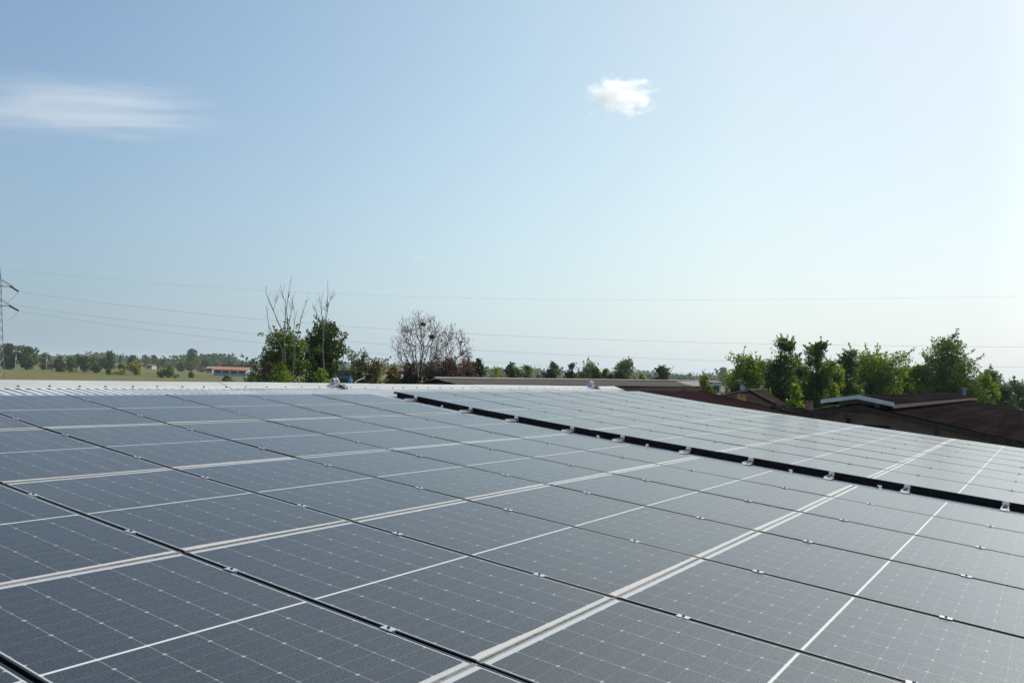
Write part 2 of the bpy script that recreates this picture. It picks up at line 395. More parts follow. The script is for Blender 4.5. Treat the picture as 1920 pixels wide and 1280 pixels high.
# ------------------------------------------------------------------ the shed we stand on
ANG = [0.1136, 0.09906, 0.08897, 0.08904, 0.08717, 0.08717]
YJ = [0.0]; ZJ = [5.1]
for a_ in ANG:
    YJ.append(YJ[-1]-GL*math.cos(a_)); ZJ.append(ZJ[-1]-GL*math.sin(a_))
RIDGE_Y = 1.02
def plane_z(y):                          # height of the panel plane
    if y >= 0: return ZJ[0]+y*math.tan(ANG[0])
    for k in range(6):
        if y >= YJ[k+1]: return ZJ[k]+(y-YJ[k])*math.tan(ANG[k])
    return ZJ[6]+(y-YJ[6])*math.tan(ANG[5])
ROOF_X0, ROOF_X1 = -16.0, 17.05
RIB, RIBH = 0.1122, 0.022
shed = empty('solar_shed', (0, 0, 0))
tag(shed, 'long low shed with pale ribbed metal roof carrying the solar panels', 'building')
def ribbed(prof, x0, x1, name, mat, parent, pitch=RIB, h=RIBH, top=0.40, flank=0.12):
    """trapezoid ribs running along prof, a list of (y, z of the rib tops)"""
    xs = []; zs = []
    n = int((x1-x0)/pitch)
    for i in range(n):
        b = x0+i*pitch
        for fx, dz in ((0, -h), (flank, 0), (flank+top, 0), (2*flank+top, -h)):
            xs.append(b+fx*pitch); zs.append(dz)
    k = len(xs); v = []; f = []
    for (y, z) in prof:
        v += [(xs[i], y, z+zs[i]) for i in range(k)]
    for a in range(len(prof)-1):
        for i in range(k-1):
            f.append((a*k+i, a*k+i+1, (a+1)*k+i+1, (a+1)*k+i))
    return mesh_obj(name, v, f, mat, parent)
LOW = 0.046
front = [(RIDGE_Y-0.02, plane_z(RIDGE_Y-0.02)-LOW)]+[(YJ[k], ZJ[k]-LOW) for k in range(7)]
front += [(-15.5, plane_z(-15.5)-LOW)]
ribbed(front[::-1], ROOF_X0, ROOF_X1, 'roof', M['sheet'], shed)
zr = plane_z(RIDGE_Y)-LOW
back = [(RIDGE_Y+0.02, zr-0.004), (RIDGE_Y+2.7, zr-0.30), (RIDGE_Y+6.2, zr-0.64), (RIDGE_Y+16, zr-1.50)]
ribbed(back, ROOF_X0, ROOF_X1, 'roof', M['sheet'], shed)
w = MB()
yb0, yb1 = -15.2, RIDGE_Y+15.6
sec = [(yb0, plane_z(yb0)-0.16), (YJ[5], ZJ[5]-0.16), (YJ[2], ZJ[2]-0.16), (RIDGE_Y, zr-0.11), (RIDGE_Y+6.2, zr-0.75), (yb1, zr-1.58)]
outl = [(yb0, 0.0)]+sec+[(yb1, 0.0)]
w.prism([(ROOF_X0+0.2, y, z) for y, z in outl], [(ROOF_X1-0.12, y, z) for y, z in outl], 0)
w.build('wall', M['plaster'], shed)
# ridge flashing: lower apron, a small step, then the rounded apex
capsec = [(0.74, -0.046), (0.745, -0.034), (0.86, -0.030), (0.865, -0.016), (0.95, -0.006), (0.99, 0.003), (1.02, 0.007)]
cs = [(y, plane_z(y)+h) for y, h in capsec]
cs += [(2*RIDGE_Y-y, plane_z(y)+h) for y, h in capsec[::-1][1:]]
cb = MB()
rng = random.Random(5)
segs = []; xx = ROOF_X0
while xx < ROOF_X1+0.25:
    nx = min(xx+3.0, ROOF_X1+0.33); segs.append((xx, nx)); xx = nx
    if ROOF_X1+0.33-xx < 0.05: break
for i, (a, b) in enumerate(segs):
    dz = 0.004*(i % 2)
    n = len(cs)
    vs = [(x_, y, z+dz+(0.003 if x_ == b else 0)) for x_ in (a, b+0.03) for y, z in cs]
    cb.add(vs, [(j, j+1, n+j+1, n+j) for j in range(n-1)])
# closed end of the flashing towards the neighbour
n = len(cs)
cb.add([(ROOF_X1+0.36, y, z) for y, z in cs]+[(ROOF_X1+0.36, y, z-0.16) for y, z in cs], [(j, j+1, n+j+1, n+j) for j in range(n-1)])
rc = cb.build('ridge_cap', M['cap'], shed)
sb = MB()
xs_ = ROOF_X0+0.3
while xs_ < ROOF_X1:
    if xs_ > -1.0:
        y_ = 0.80+rng.uniform(-0.015, 0.015)
        sb.tube([(xs_, y_, plane_z(y_)-0.034), (xs_, y_, plane_z(y_)-0.018)], [0.014, 0.010], 6)
    xs_ += 0.337+rng.uniform(-0.02, 0.02)
sc_ = sb.build('fixing_screw', M['bolt'], rc); sc_['kind'] = 'stuff'
# rake flashing along the gable edge
rk = MB()
for a in range(len(front)-1):
    (ya, za), (yb, zb) = front[a], front[a+1]
    rk.add([(ROOF_X1-0.10, ya, za+0.004), (ROOF_X1+0.02, ya, za+0.004), (ROOF_X1+0.02, yb, zb+0.004), (ROOF_X1-0.10, yb, zb+0.004),
            (ROOF_X1+0.02, ya, za-0.16), (ROOF_X1+0.02, yb, zb-0.16)], [(0, 1, 2, 3), (1, 4, 5, 2)])
rk.build('verge_trim', M['cap'], shed)

# ------------------------------------------------------------------ solar panels
def panel_meshes():
    fb = MB(); t = 0.035; lip = 0.010
    fb.box((-(PW-lip)/2, 0, -t/2), (lip, PL, t)); fb.box(((PW-lip)/2, 0, -t/2), (lip, PL, t))
    fb.box((0, -(PL-lip)/2, -t/2), (PW-2*lip, lip, t)); fb.box((0, (PL-lip)/2, -t/2), (PW-2*lip, lip, t))
    me_f = bpy.data.meshes.new('frame'); me_f.from_pydata(fb.v, [], fb.f); me_f.materials.append(M['frame'])
    gb = MB(); gb.box((0, 0, -0.0035), (PW-2*lip, PL-2*lip, 0.004))
    me_g = bpy.data.meshes.new('glass'); me_g.from_pydata(gb.v, [], gb.f); me_g.materials.append(M['glass'])
    return me_f, me_g
ME_F, ME_G = panel_meshes()
RX0, RDZ, RDY = 7.4384, 0.0342, -0.0497
ORD = ['first', 'second', 'third', 'fourth', 'fifth', 'sixth', 'seventh', 'eighth', 'ninth', 'tenth']
ROWN = ['top row', 'second row', 'third row', 'fourth row', 'fifth row']
def inview(pts, m=25):
    for q in pts:
        d = np.array(q)-CAM; zz = d@_f
        if zz < 0.2: continue
        x = 960+FPX*(d@_r)/zz; y = 640-FPX*(d@_u)/zz
        if -m < x < 1920+m and y < 1280+m: return True
    return False
prng = random.Random(11)
proto = None
def copy_tree(o, parent=None):
    c = o.copy(); COL.objects.link(c)
    if parent: c.parent = parent
    for ch in list(o.children): copy_tree(ch, c)
    return c
def place_panel(cx, k, dz, dy, label, group):
    global proto
    ym = (YJ[k]+YJ[k+1])/2+dy; zm = (ZJ[k]+ZJ[k+1])/2+dz
    if k == 0: ym += 0.012; zm += 0.0014
    hx, hy = PW/2, PL/2
    pts = [(cx+sx*hx, ym+sy*hy*math.cos(ANG[k]), zm+sy*hy*math.sin(ANG[k])) for sx in np.linspace(-1, 1, 7) for sy in np.linspace(-1, 1, 7)]
    if not inview(pts): return
    if proto is None:
        proto = empty('solar_module')
        for nm, me in (('frame', ME_F), ('glass', ME_G)):
            o = bpy.data.objects.new(nm, me); COL.objects.link(o); o.parent = proto
        r_ = proto
    else:
        r_ = copy_tree(proto)
    r_.location = (cx, ym, zm)
    r_.rotation_euler = (ANG[k]+prng.uniform(-1, 1)*0.0022, prng.uniform(-1, 1)*0.0022, prng.uniform(-1, 1)*0.0008)
    tag(r_, label, 'solar panel', group)
for k in range(5):
    for c in range(-4, 6):
        n = 5-c
        lab = 'dark solar panel, %s below the ridge, %s' % (ROWN[k], '%s column left of the black step' % ORD[n])
        place_panel((c+0.5)*GW, k, 0, 0, lab, 'solar panels of the near array')
    for c in range(8):
        lab = 'pale solar panel, %s below the ridge, %s' % (ROWN[k],
              'on the far roof edge' if c == 7 else '%s column beyond the black step' % ORD[c])
        place_panel(RX0+(c+0.5)*GW, k, RDZ, RDY, lab, 'solar panels of the far array')

# mid clamps on the seams, two to a panel
def seam_pt(k, fr, dz=0.0, dy=0.0):
    return YJ[k]+(YJ[k+1]-YJ[k])*fr+dy, ZJ[k]+(ZJ[k+1]-ZJ[k])*fr+dz
cm = MB()
cm.box((0, 0, 0.0032), (0.038, 0.060, 0.003)); cm.box((0, 0, -0.017), (0.016, 0.060, 0.036))
cbolt = MB().tube([(0, 0, 0.0055), (0, 0, 0.012)], 0.0065, 6)
clamp0 = None
def clamp(x, k, fr, dz, dy, label, group):
    global clamp0
    y, z = seam_pt(k, fr, dz, dy)
    if not inview([(x, y, z)], 5): return
    if clamp0 is None:
        clamp0 = cm.build('mid_clamp', M['alu']); cbolt.build('bolt', M['bolt'], clamp0); c = clamp0
    else: c = copy_tree(clamp0)
    c.location = (x, y, z); c.rotation_euler = (ANG[k], 0, prng.uniform(-0.02, 0.02))
    tag(c, label, 'clamp', group)
for k in range(5):
    for j, fr in enumerate((0.205, 0.745)):
        fr = fr+prng.uniform(-0.012, 0.012)
        for c in range(-3, 6):
            n = 6-c
            clamp(c*GW, k, fr, 0, 0, '%s clamp on the %s of panels, %s seam left of the black step' % (
                ('upper', 'lower')[j], ROWN[k], ORD[n-1]), 'clamps on the seams of the near array')
        for c in range(1, 8):
            clamp(RX0+c*GW-0.01, k, fr, RDZ, RDY, '%s clamp on the %s of panels, %s seam beyond the black step' % (
                ('upper', 'lower')[j], ROWN[k], ORD[c-1]), 'clamps on the seams of the far array')
# end clamps with short rails along the step
def end_clamp():
    root = empty('end_clamp')
    rl = MB()
    rl.box((-0.085, 0, -0.064), (0.27, 0.08, 0.004)); rl.box((-0.085, -0.028, -0.052), (0.31, 0.006, 0.022)); rl.box((-0.085, 0.028, -0.052), (0.31, 0.006, 0.022))
    rl.build('rail', M['alu'], root)
    b = MB(); b.box((-0.006, 0, -0.024), (0.006, 0.06, 0.055)); b.box((0.002, 0, 0.0045), (0.022, 0.06, 0.004)); b.box((-0.016, 0, -0.049), (0.024, 0.06, 0.005))
    b.build('clamp_block', M['alu'], root)
    MB().tube([(-0.018, 0, -0.047), (-0.018, 0, -0.030)], 0.007, 6).build('bolt', M['bolt'], root)
    return root
ec0 = end_clamp()
ends = [(0, .26), (0, .86), (1, .32), (1, .84), (2, .27), (2, .79), (3, .24), (3, .77), (4, .22), (4, .75)]
for i, (k, fr) in enumerate(ends):
    e = ec0 if i == 0 else copy_tree(ec0)
    y, z = seam_pt(k, fr, RDZ, RDY)
    e.location = (RX0-0.001, y, z); e.rotation_euler = (ANG[k], 0, 0)
    tag(e, '%s end clamp of the %s, on its short rail at the black step' % (('upper', 'lower')[i % 2], ROWN[k]),
        'clamp', 'end clamps along the black step')
# added black strips imitating shade under the far array, cut between the end clamps
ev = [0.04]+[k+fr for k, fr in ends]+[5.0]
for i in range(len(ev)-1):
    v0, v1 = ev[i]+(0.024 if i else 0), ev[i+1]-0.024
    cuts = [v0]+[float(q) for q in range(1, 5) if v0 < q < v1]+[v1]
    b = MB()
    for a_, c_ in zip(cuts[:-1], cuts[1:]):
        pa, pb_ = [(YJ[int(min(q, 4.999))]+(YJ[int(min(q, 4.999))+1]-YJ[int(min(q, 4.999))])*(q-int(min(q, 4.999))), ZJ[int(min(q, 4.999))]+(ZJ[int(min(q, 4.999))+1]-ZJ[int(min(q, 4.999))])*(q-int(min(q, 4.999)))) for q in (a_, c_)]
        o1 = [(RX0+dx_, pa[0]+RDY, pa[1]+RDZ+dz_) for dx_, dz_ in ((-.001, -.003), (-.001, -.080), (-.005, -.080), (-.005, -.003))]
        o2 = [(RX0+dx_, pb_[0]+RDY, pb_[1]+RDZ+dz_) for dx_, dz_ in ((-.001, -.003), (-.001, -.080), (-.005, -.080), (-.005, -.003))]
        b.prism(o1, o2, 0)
    tag(b.build('shade_strip', M['strip']), 'black strip imitating shade along the step, %s length down from the ridge' % (ORD+['eleventh', 'twelfth'])[i], 'strip', 'black shade strips along the step')
# small bent clips on the roof sheet along the trough
for i, (k, fr) in enumerate(((0, .62), (2, .12), (2, .52), (3, .55), (4, .10))):
    y, z = seam_pt(k, fr, -LOW)
    b = MB(); b.box((0, 0, .006), (.05, .03, .012)); b.box((.012, 0, .022), (.012, .03, .03)); b.box((.03, .02, .03), (.03, .012, .012))
    o = b.build('cable_clip', M['alu']); o.location = (RX0-.10, y, z); o.rotation_euler = (ANG[k], 0, prng.uniform(-.6, .6))
    tag(o, 'tiny pale cable clip in the trough before the black step, %s one from the ridge' % ORD[i], 'clip', 'cable clips in the trough')
# ------------------------------------------------------------------ roof anchors on the ridge
def roof_anchor(x, y, label, s=1.0):
    z = plane_z(y)-0.030
    r_ = empty('roof_anchor', (x, y, z), (0, 0, R(-8)))
    b = MB(); b.add([(-0.26*s, -0.10, 0.0), (-0.02*s, -0.10, 0.085*s), (-0.02*s, 0.12, 0.085*s), (-0.26*s, 0.12, 0.0), (-0.20*s, -0.10, 0.0), (0, -0.10, 0.06*s)],
                    [(0, 1, 2, 3), (0, 4, 5, 1)]); b.build('base_plate', M['blue_shade_plate'], r_)
    b = MB(); b.box((0.0, 0, 0.055*s), (0.14*s, 0.15*s, 0.11*s)); b.build('saddle', M['blue_shade_plate'], r_)
    b = MB(); b.add([(0.03*s, -0.10, 0.085*s), (0.27*s, -0.10, 0.0), (0.27*s, 0.12, 0.0), (0.03*s, 0.12, 0.085*s), (0.20*s, -0.12, 0.0)],
                    [(0, 1, 2, 3), (0, 4, 1)]); b.build('base_plate', M['cap'], r_)
    b = MB(); b.box((0.25*s, -0.04, 0.025*s), (0.15*s, 0.10*s, 0.035*s), Matrix.Rotation(R(28), 3, 'Y')); b.build('stop_block', M['brown_plate'], r_)
    MB().tube([(0, 0, 0.1*s), (0, 0, 0.19*s), (0, 0, 0.20*s), (0, 0, 0.225*s)], [0.035*s, 0.03*s, 0.045*s, 0.04*s], 10).build('post', M['alu'], r_)
    view = np.array([fh[0], fh[1], 0.0])
    for sx in (-1, 1):
        MB().torus((0.082*sx*s, -0.01, 0.165*s), (0.75*sx, -1, 0.35), 0.050*s, 0.0095*s).build('ring', M['alu'], r_, True)
    tag(r_, label, 'roof anchor', 'fall arrest anchors on the ridge')
roof_anchor(7.05, 0.84, 'blue shaded steel roof anchor with two rings, on the ridge left of the black step', 0.66)
roof_anchor(15.9, 0.90, 'smaller looking distant roof anchor near the far right end of the ridge', 0.8)

# ------------------------------------------------------------------ vegetation
def leaf_mesh(name, P, size, rng, mat, parent=None, flat=0.0):
    """leaf sprigs as bent rhombi around the points P"""
    n = len(P)
    a = rng.normal(size=(n, 3)); a[:, 2] = a[:, 2]*(1-flat)+0.15; a /= np.linalg.norm(a, axis=1)[:, None]
    b = rng.normal(size=(n, 3)); b -= (b*a).sum(1)[:, None]*a; b /= np.linalg.norm(b, axis=1)[:, None]
    c = np.cross(a, b)
    s = (size*rng.uniform(0.55, 1.35, n))[:, None]
    V = np.empty((n, 4, 3))
    V[:, 0] = P-a*s*0.62; V[:, 1] = P+b*s*0.36+c*s*0.10; V[:, 2] = P+a*s*0.62; V[:, 3] = P-b*s*0.36+c*s*0.10
    me = bpy.data.meshes.new(name)
    me.vertices.add(n*4); me.vertices.foreach_set('co', V.reshape(-1))
    me.loops.add(n*4); me.loops.foreach_set('vertex_index', np.arange(n*4, dtype=np.int32))
    me.polygons.add(n); me.polygons.foreach_set('loop_start', np.arange(0, n*4, 4, dtype=np.int32))
    me.polygons.foreach_set('loop_total', np.full(n, 4, dtype=np.int32))
    me.materials.append(mat); me.update(calc_edges=True)
    o = bpy.data.objects.new(name, me); COL.objects.link(o)
    if parent: o.parent = parent
    return o
def crown_lobes(rng, w, h, shape, n):
    """lobe centres (relative to the crown's bottom centre) and radii"""
    L_ = []
    for i in range(n):
        t = rng.uniform(0.06, 0.97)
        if shape == 'round': wid = math.sqrt(max(0.02, 1-(2*t-1)**2))
        elif shape == 'tall': wid = 0.45+0.75*math.sin(math.pi*min(1, t*0.9+0.08))**0.8*(1-0.35*t)
        elif shape == 'cone': wid = 1.05*(1-t)**0.7+0.08
        elif shape == 'spread': wid = 0.55+0.55*math.sin(math.pi*t*0.8)
        else: wid = math.sqrt(max(0.02, 1-(t*0.98)**2))          # bush, widest at the ground
        th = rng.uniform(0, 2*math.pi); rr = (rng.uniform(0.05, 1)**0.55)*wid*w/2
        rad = rng.uniform(0.15, 0.30)*min(w, h)*(0.7 if t > 0.8 else 1.0)
        rr = max(0, rr-rad*0.62)
        L_.append((rr*math.cos(th), rr*math.sin(th), t*h*(1-0.4*rad/h), rad))
    return L_
def tree(name, label, cat, px, wpx, ytop, d, leaf, shape='round', base=0.25, group=None, seed=0, dens=1.0, bark='bark', lpx=2.2, limbs=True, lobes=None, tips=0):
    rng = np.random.default_rng(seed+int(px*7)); rr = random.Random(seed+int(px*13))
    g0 = ground(px, d); H = zat(px, ytop, d); w = wpx*d/FPX; cb = base*H; ch = H-cb
    if d < 170: cb = max(cb, H-w*(2.3 if shape == 'tall' else 1.3)); ch = H-cb
    root = empty(name, tuple(g0))
    u_ = d/839.0                         # one pixel at this distance
    lsz = max(lpx*u_, 0.10)
    vis = max(0.3, min(ch, H-(CAM[2]-(715-horizon(px))*d/FPX)))
    nl = lobes or int(np.clip(16+w*ch/ (2.2*max(1, (d/60)**1.2)), 22, 60))
    L_ = crown_lobes(rng, w, ch, shape, nl)
    npts = int(np.clip(dens*8.5*(w*ch)/(lsz*lsz), 300, 30000))
    vol = np.array([l[3]**2 for l in L_]); cnt = (npts*vol/vol.sum()).astype(int)+3
    P = []
    for (x, y, z, rad), c in zip(L_, cnt):
        v = rng.normal(size=(c, 3)); v /= np.linalg.norm(v, axis=1)[:, None]
        v *= (rng.uniform(0, 1, (c, 1))**0.45)*rad*np.array([[1.15, 1.15, 0.85]])
        P.append(v+np.array([x, y, z+cb]))
        for _ in range(tips):            # thin shoots that break the outline
            q = rng.normal(size=3); q[2] = abs(q[2])+0.4; q /= np.linalg.norm(q)
            m_ = max(4, c//14); tt = rng.uniform(0.7, 1.75, (m_, 1))
            P.append(np.array([x, y, z+cb])+q*rad*tt+rng.normal(size=(m_, 3))*rad*0.07)
    fill = crown_lobes(rng, w*0.92, ch, shape, int(npts*0.16))      # loose leaves inside the crown
    P.append(np.array([(a_, b_, c_+cb) for a_, b_, c_, q_ in fill]))
    P = np.concatenate(P)
    P[:, 2] = np.maximum(P[:, 2], 0.05)
    leaf_mesh('crown', P, lsz, rng, LEAF[leaf], root)
    tb = MB(); r0 = max(0.05, 0.022*H)
    top = np.array([rr.uniform(-.05, .05)*w, rr.uniform(-.05, .05)*w, cb+ch*0.8])
    mid = np.array([rr.uniform(-.06, .06)*w, rr.uniform(-.06, .06)*w, max(0.3, cb)])
    tb.tube([(0, 0, -0.1), mid*np.array([.6, .6, .5]), mid, (mid+top)/2+np.array([rr.uniform(-.04, .04)*w, 0, 0]), top],
            [r0*1.25, r0, r0*.85, r0*.5, r0*.15], 6)
    if limbs:
        for (x, y, z, rad) in L_[:9]:
            tz = cb*0.8+rr.uniform(0.0, 0.55)*(z*0.8)
            s0 = np.array([mid[0]*tz/(cb+ch), mid[1], min(tz, z+cb)])
            e0 = np.array([x, y, z+cb])
            tb.tube([s0, (s0+e0)/2+np.array([0, 0, -0.04*ch]), e0], [r0*.42, r0*.26, r0*.08], 5)
    tb.build('trunk', M[bark], root)
    tag(root, label, cat, group)
    return root

def bare_tree(name, label, px, d, ytop, wpx, wood, seed, leaf=None, nleaf=0, stems=3, ntips=320, trunk=0.45, hole=0.25, twig=0.0068, group=None):
    rr = random.Random(seed); rng = np.random.default_rng(seed)
    g0 = ground(px, d); H = zat(px, ytop, d); W_ = wpx*d/FPX
    root = empty(name, tuple(g0)); hb = H*trunk; ch = H-hb
    N = []; par = []; PLEN = []                                                # nodes grown from the trunk
    def add(p, q):
        N.append(np.array(p, float)); par.append(q); PLEN.append(0 if q < 0 else PLEN[q]+np.linalg.norm(N[-1]-N[q])); return len(N)-1
    b0 = add((0, 0, -.1), -1); b1 = add((rr.uniform(-.05, .05), 0, hb*.5), b0); b2 = add((0, 0, hb), b1)
    for k in range(stems):
        a = 2*math.pi*k/stems+rr.uniform(-.4, .4); q = b2
        for t in (.18, .36, .55):
            q = add((math.cos(a)*W_*.5*t*.55, math.sin(a)*W_*.5*t*.55, hb+ch*t), q)
    tips = []
    for k in range(ntips):
        v = rng.normal(size=3); v /= np.linalg.norm(v); v[2] = v[2]*.9+.12
        v = v*rng.uniform(.35, 1.0)**.5*np.array([W_/2, W_/2, ch*.52])
        v[:2] *= 1+.10*math.sin(3*math.atan2(v[1], v[0])+seed)
        tips.append(v+np.array([0, 0, hb+ch*.50]))
    tips.sort(key=lambda p: np.linalg.norm(p-np.array([0, 0, hb])))
    leafpts = []
    for t in tips:
        A_ = np.array(N[2:]); dv = t-A_; dist = np.linalg.norm(dv, axis=1)
        cost = dist+.62*np.array(PLEN[2:])+np.where(dv[:, 2] < 0, .9*np.abs(dv[:, 2]), 0)   # shoots rise from where they leave
        k = int(np.argmin(cost))+2; p0 = N[k]; L_ = np.linalg.norm(t-p0); n = max(2, int(L_/.22)); q = k
        sag = rng.normal(size=3)*.05*L_+np.array([0, 0, .05*L_])
        for m_ in range(1, n+1):
            f_ = m_/n; q = add(p0*(1-f_)+t*f_+sag*math.sin(math.pi*f_)+rng.normal(size=3)*.012, q)
        leafpts.append(t)
    cnt = np.zeros(len(N)); child = [[] for _ in N]
    for k in range(len(N)-1, 0, -1):
        cnt[k] = max(cnt[k], 1); cnt[par[k]] += cnt[k]; child[par[k]].append(k)
    rad = twig*np.minimum(cnt, 400)**.42; tb = MB()
    for k in range(1, len(N)):
        tb.tube([N[par[k]], N[k]], [min(rad[par[k]], rad[k]*1.25), rad[k]], 6 if rad[k] > .03 else 3, cap=False)
    for t in tips:                                                  # last fine twigs
        for _ in range(3):
            dr = rng.normal(size=3)+np.array([0, 0, .35])+(t-np.array([0, 0, hb+ch*.3]))*.5; dr /= np.linalg.norm(dr)
            tb.tube([t, t+dr*rng.uniform(.10, .26)], [twig*.75, twig*.45], 3, cap=False)
    tb.build('branches', M[wood], root)
    if leaf:
        T = np.array(leafpts); P = T[rng.integers(0, len(T), nleaf)]+rng.normal(size=(nleaf, 3))*.10
        leaf_mesh('dead_leaves', P, 0.07, rng, LEAF[leaf], root)
    tag(root, label, 'tree', group)
    return root

# trees in the field on the left: (label, px, width px, top y, base y, leaf, shape, seed)
FIELD = 'trees in the field on the left'
fieldtrees = [
 ('broad dark green tree behind the lattice pylon foot', 16, 44, 641, 692, 'dark', 'round', 1),
 ('rounded dark tree right beside the pylon tree, left of the pale pole', 50, 42, 647, 693, 'dark', 'round', 2),
 ('brownish open tree behind the second pale pole in the field', 87, 32, 659, 693, 'olive', 'round', 3),
 ('low dark bush tree right of the second pale pole', 112, 28, 669, 697, 'dark', 'bush', 4),
 ('light green rounded tree in the field hedge, right of a dark bush', 134, 30, 667, 697, 'mid', 'round', 5),
 ('dark tree with flat top in the middle of the field hedge', 160, 32, 666, 698, 'dark', 'round', 6),
 ('small dark bush at the foot of the field hedge', 180, 20, 682, 699, 'dark', 'bush', 7),
 ('brown tinged wide tree in the field hedge under the tallest dark crown', 187, 30, 667, 695, 'olive', 'spread', 8),
 ('tall dark crowned tree standing out of the field hedge', 206, 28, 658, 697, 'dark', 'round', 9),
 ('tiny round bush standing alone before the field hedge', 205, 12, 691, 702, 'mid', 'bush', 10),
 ('yellowish rounded tree, left one of the pair in front of the hedge', 231, 28, 681, 702, 'yellow', 'bush', 11),
 ('dark tree behind the yellowish pair in the field', 250, 22, 667, 697, 'dark', 'round', 12),
 ('yellowish tree on a short stem, right one of the pair', 256, 24, 676, 703, 'yellow', 'round', 13),
 ('dense dark green dome shaped bush in the open field', 317, 34, 681, 708, 'mid', 'bush', 14),
 ('rounded green tree left of the tall grey green poplar', 340, 24, 672, 696, 'mid', 'round', 15),
 ('tall grey green poplar standing above the field', 360, 26, 653, 697, 'grey', 'tall', 16),
 ('low pale bush right of the grey green poplar', 378, 20, 687, 697, 'grey', 'bush', 17),
 ('small bush in the grass below the poplar', 360, 11, 698, 708, 'olive', 'bush', 18),
 ('grey low bush in the grass before the red roofed hall', 428, 20, 701, 715, 'grey', 'bush', 19),
 ('dark green tree at the right end of the red roofed hall', 473, 24, 674, 705, 'dark', 'round', 20),
 ('thin young tree in the grass before the red roofed hall', 472, 13, 696, 717, 'mid', 'round', 21),
]
for (lab, px, wpx, yt, yb, lf, sh, sd_) in fieldtrees:
    nm = 'bush' if sh == 'bush' else 'tree'
    tree(nm, lab, nm, px, wpx*1.22, yt-1, ydist(px, yb), lf, sh, 0.02 if sh == 'bush' else 0.07, FIELD, sd_, 1.0, lpx=1.7, limbs=False, lobes=16)
bare_tree('dead_tree', 'slim brown dead tree in the field left of the dome shaped bush', 297, ydist(297, 707), 672, 10, 'bark', 31, stems=2, ntips=40, trunk=.3, twig=.03)

# bluish far trees standing out of the far woods
far = [(145, 15, 663, 'far rounded tree rising above the field hedge near the left edge'), (226, 9, 665, 'far narrow tree right of the tallest dark hedge crown'),
 (247, 8, 666, 'far pointed tree just left of the yellowish pair'), (273, 20, 664, 'far wide bluish tree, left one of the two over the red roofs'),
 (289, 18, 666, 'far wide bluish tree, right one of the two over the red roofs'), (308, 18, 670, 'far bluish tree above the dome shaped bush'),
 (386, 24, 671, 'far wide bluish tree just right of the poplar'), (408, 18, 673, 'far low bluish tree over the left end of the red hall'),
 (433, 18, 671, 'far bluish domed tree over the middle of the red hall'), (455, 16, 677, 'far low bluish tree over the right end of the red hall'),
 (645, 14, 683, 'far bluish tree seen over the blue hut'), (1218, 12, 700, 'far blue tree left of the pointed tree over the grey roof'),
 (1275, 12, 705, 'far blue tree just right of the pointed tree over the grey roof'), (1294, 12, 700, 'far pointed blue tree over the pale end of the grey roof'),
 (1357, 26, 687, 'dark bluish tall tree behind the first bright green tree on the right')]
for i, (px, wpx, yt, lab) in enumerate(far):
    tree('far_tree', lab, 'tree', px, wpx, yt-1, 560+37*(i % 5), 'grey' if i % 2 else 'dark', 'round', 0.1, 'far bluish trees', 60+i, 1.0, lpx=1.6, limbs=False, lobes=12)
# the far woods as one mass
rng = np.random.default_rng(99); P = []
for px in np.arange(-160, 2140, 3.0):
    d = 1050+250*math.sin(px*0.013)+120*math.sin(px*0.057+1)
    g0 = ground(px, d); hh = 9+3.5*math.sin(px*0.031+2)+2*math.sin(px*0.11)+1.5*math.sin(px*0.29+.5)
    m_ = 44; q = np.stack([rng.normal(0, 3.5, m_), rng.normal(0, 14, m_), hh*rng.uniform(0, 1, m_)**0.8], 1); P.append(q+g0)
ow = leaf_mesh('far_woods', np.concatenate(P), 3.4, rng, LEAF['dark'])
tag(ow, 'low band of hazy far woods along the horizon', 'woods', kind='stuff')

# middle distance, beyond the ridge
tree('tree', 'dense dark green tree with bleached dead stems rising from it, left of the pair', 'tree', 524, 122, 616, 46, 'mid', 'round', 0.22, None, 101, 1.15, 'bark_dark', 2.3, tips=2, lobes=19)
tree('tree', 'upright dark green tree behind the single bleached dead stem', 'tree', 604, 98, 602, 48, 'dark', 'round', 0.2, None, 102, 1.15, 'bark_dark', 2.3, tips=2, lobes=18)
tree('bush', 'bright green leafy bush at the ridge below the bleached dead stems', 'bush', 527, 66, 674, 42, 'bright', 'bush', 0.02, None, 103, 1.0, lpx=2.4)
tree('bush', 'low bright green bush at the ridge left of the blue hut', 'bush', 602, 50, 686, 43, 'bright', 'bush', 0.02, None, 104, 1.0, lpx=2.4)
tree('bush', 'rust brown dying bush at the left foot of the dead stems', 'bush', 505, 26, 678, 43, 'rust', 'bush', 0.02, None, 105, 1.0, lpx=2.4)
tree('bush', 'wide grey green thicket between the blue hut and the bare tree', 'bush', 706, 92, 670, 47, 'olive', 'bush', 0.02, None, 106, 1.3, lpx=2.2, tips=2)
tree('bush', 'airy grey green shrub with thin shoots right of the blue hut', 'bush', 672, 56, 656, 47, 'grey', 'spread', 0.3, None, 107, 0.6, lpx=1.8, tips=3)
tree('bush', 'dark brown withered bush at the foot of the tall bare tree', 'bush', 768, 62, 682, 44, 'darkbrown', 'bush', 0.02, None, 108, 1.0, lpx=2.2, tips=1)
tree('bush', 'dark green shrub filling in before the red tiled house', 'bush', 737, 40, 684, 46, 'olive', 'bush', 0.02, None, 113, 1.2, lpx=2.0, tips=1)
tree('bush', 'dark brown scrub between the two bare trees', 'bush', 806, 62, 688, 44.5, 'darkbrown', 'bush', 0.02, None, 114, 1.0, lpx=2.0, tips=1)
tree('bush', 'rusty dead bush right of the tall bare tree', 'bush', 842, 74, 664, 45, 'rust', 'bush', 0.05, None, 109, 0.8, lpx=1.9, tips=2)
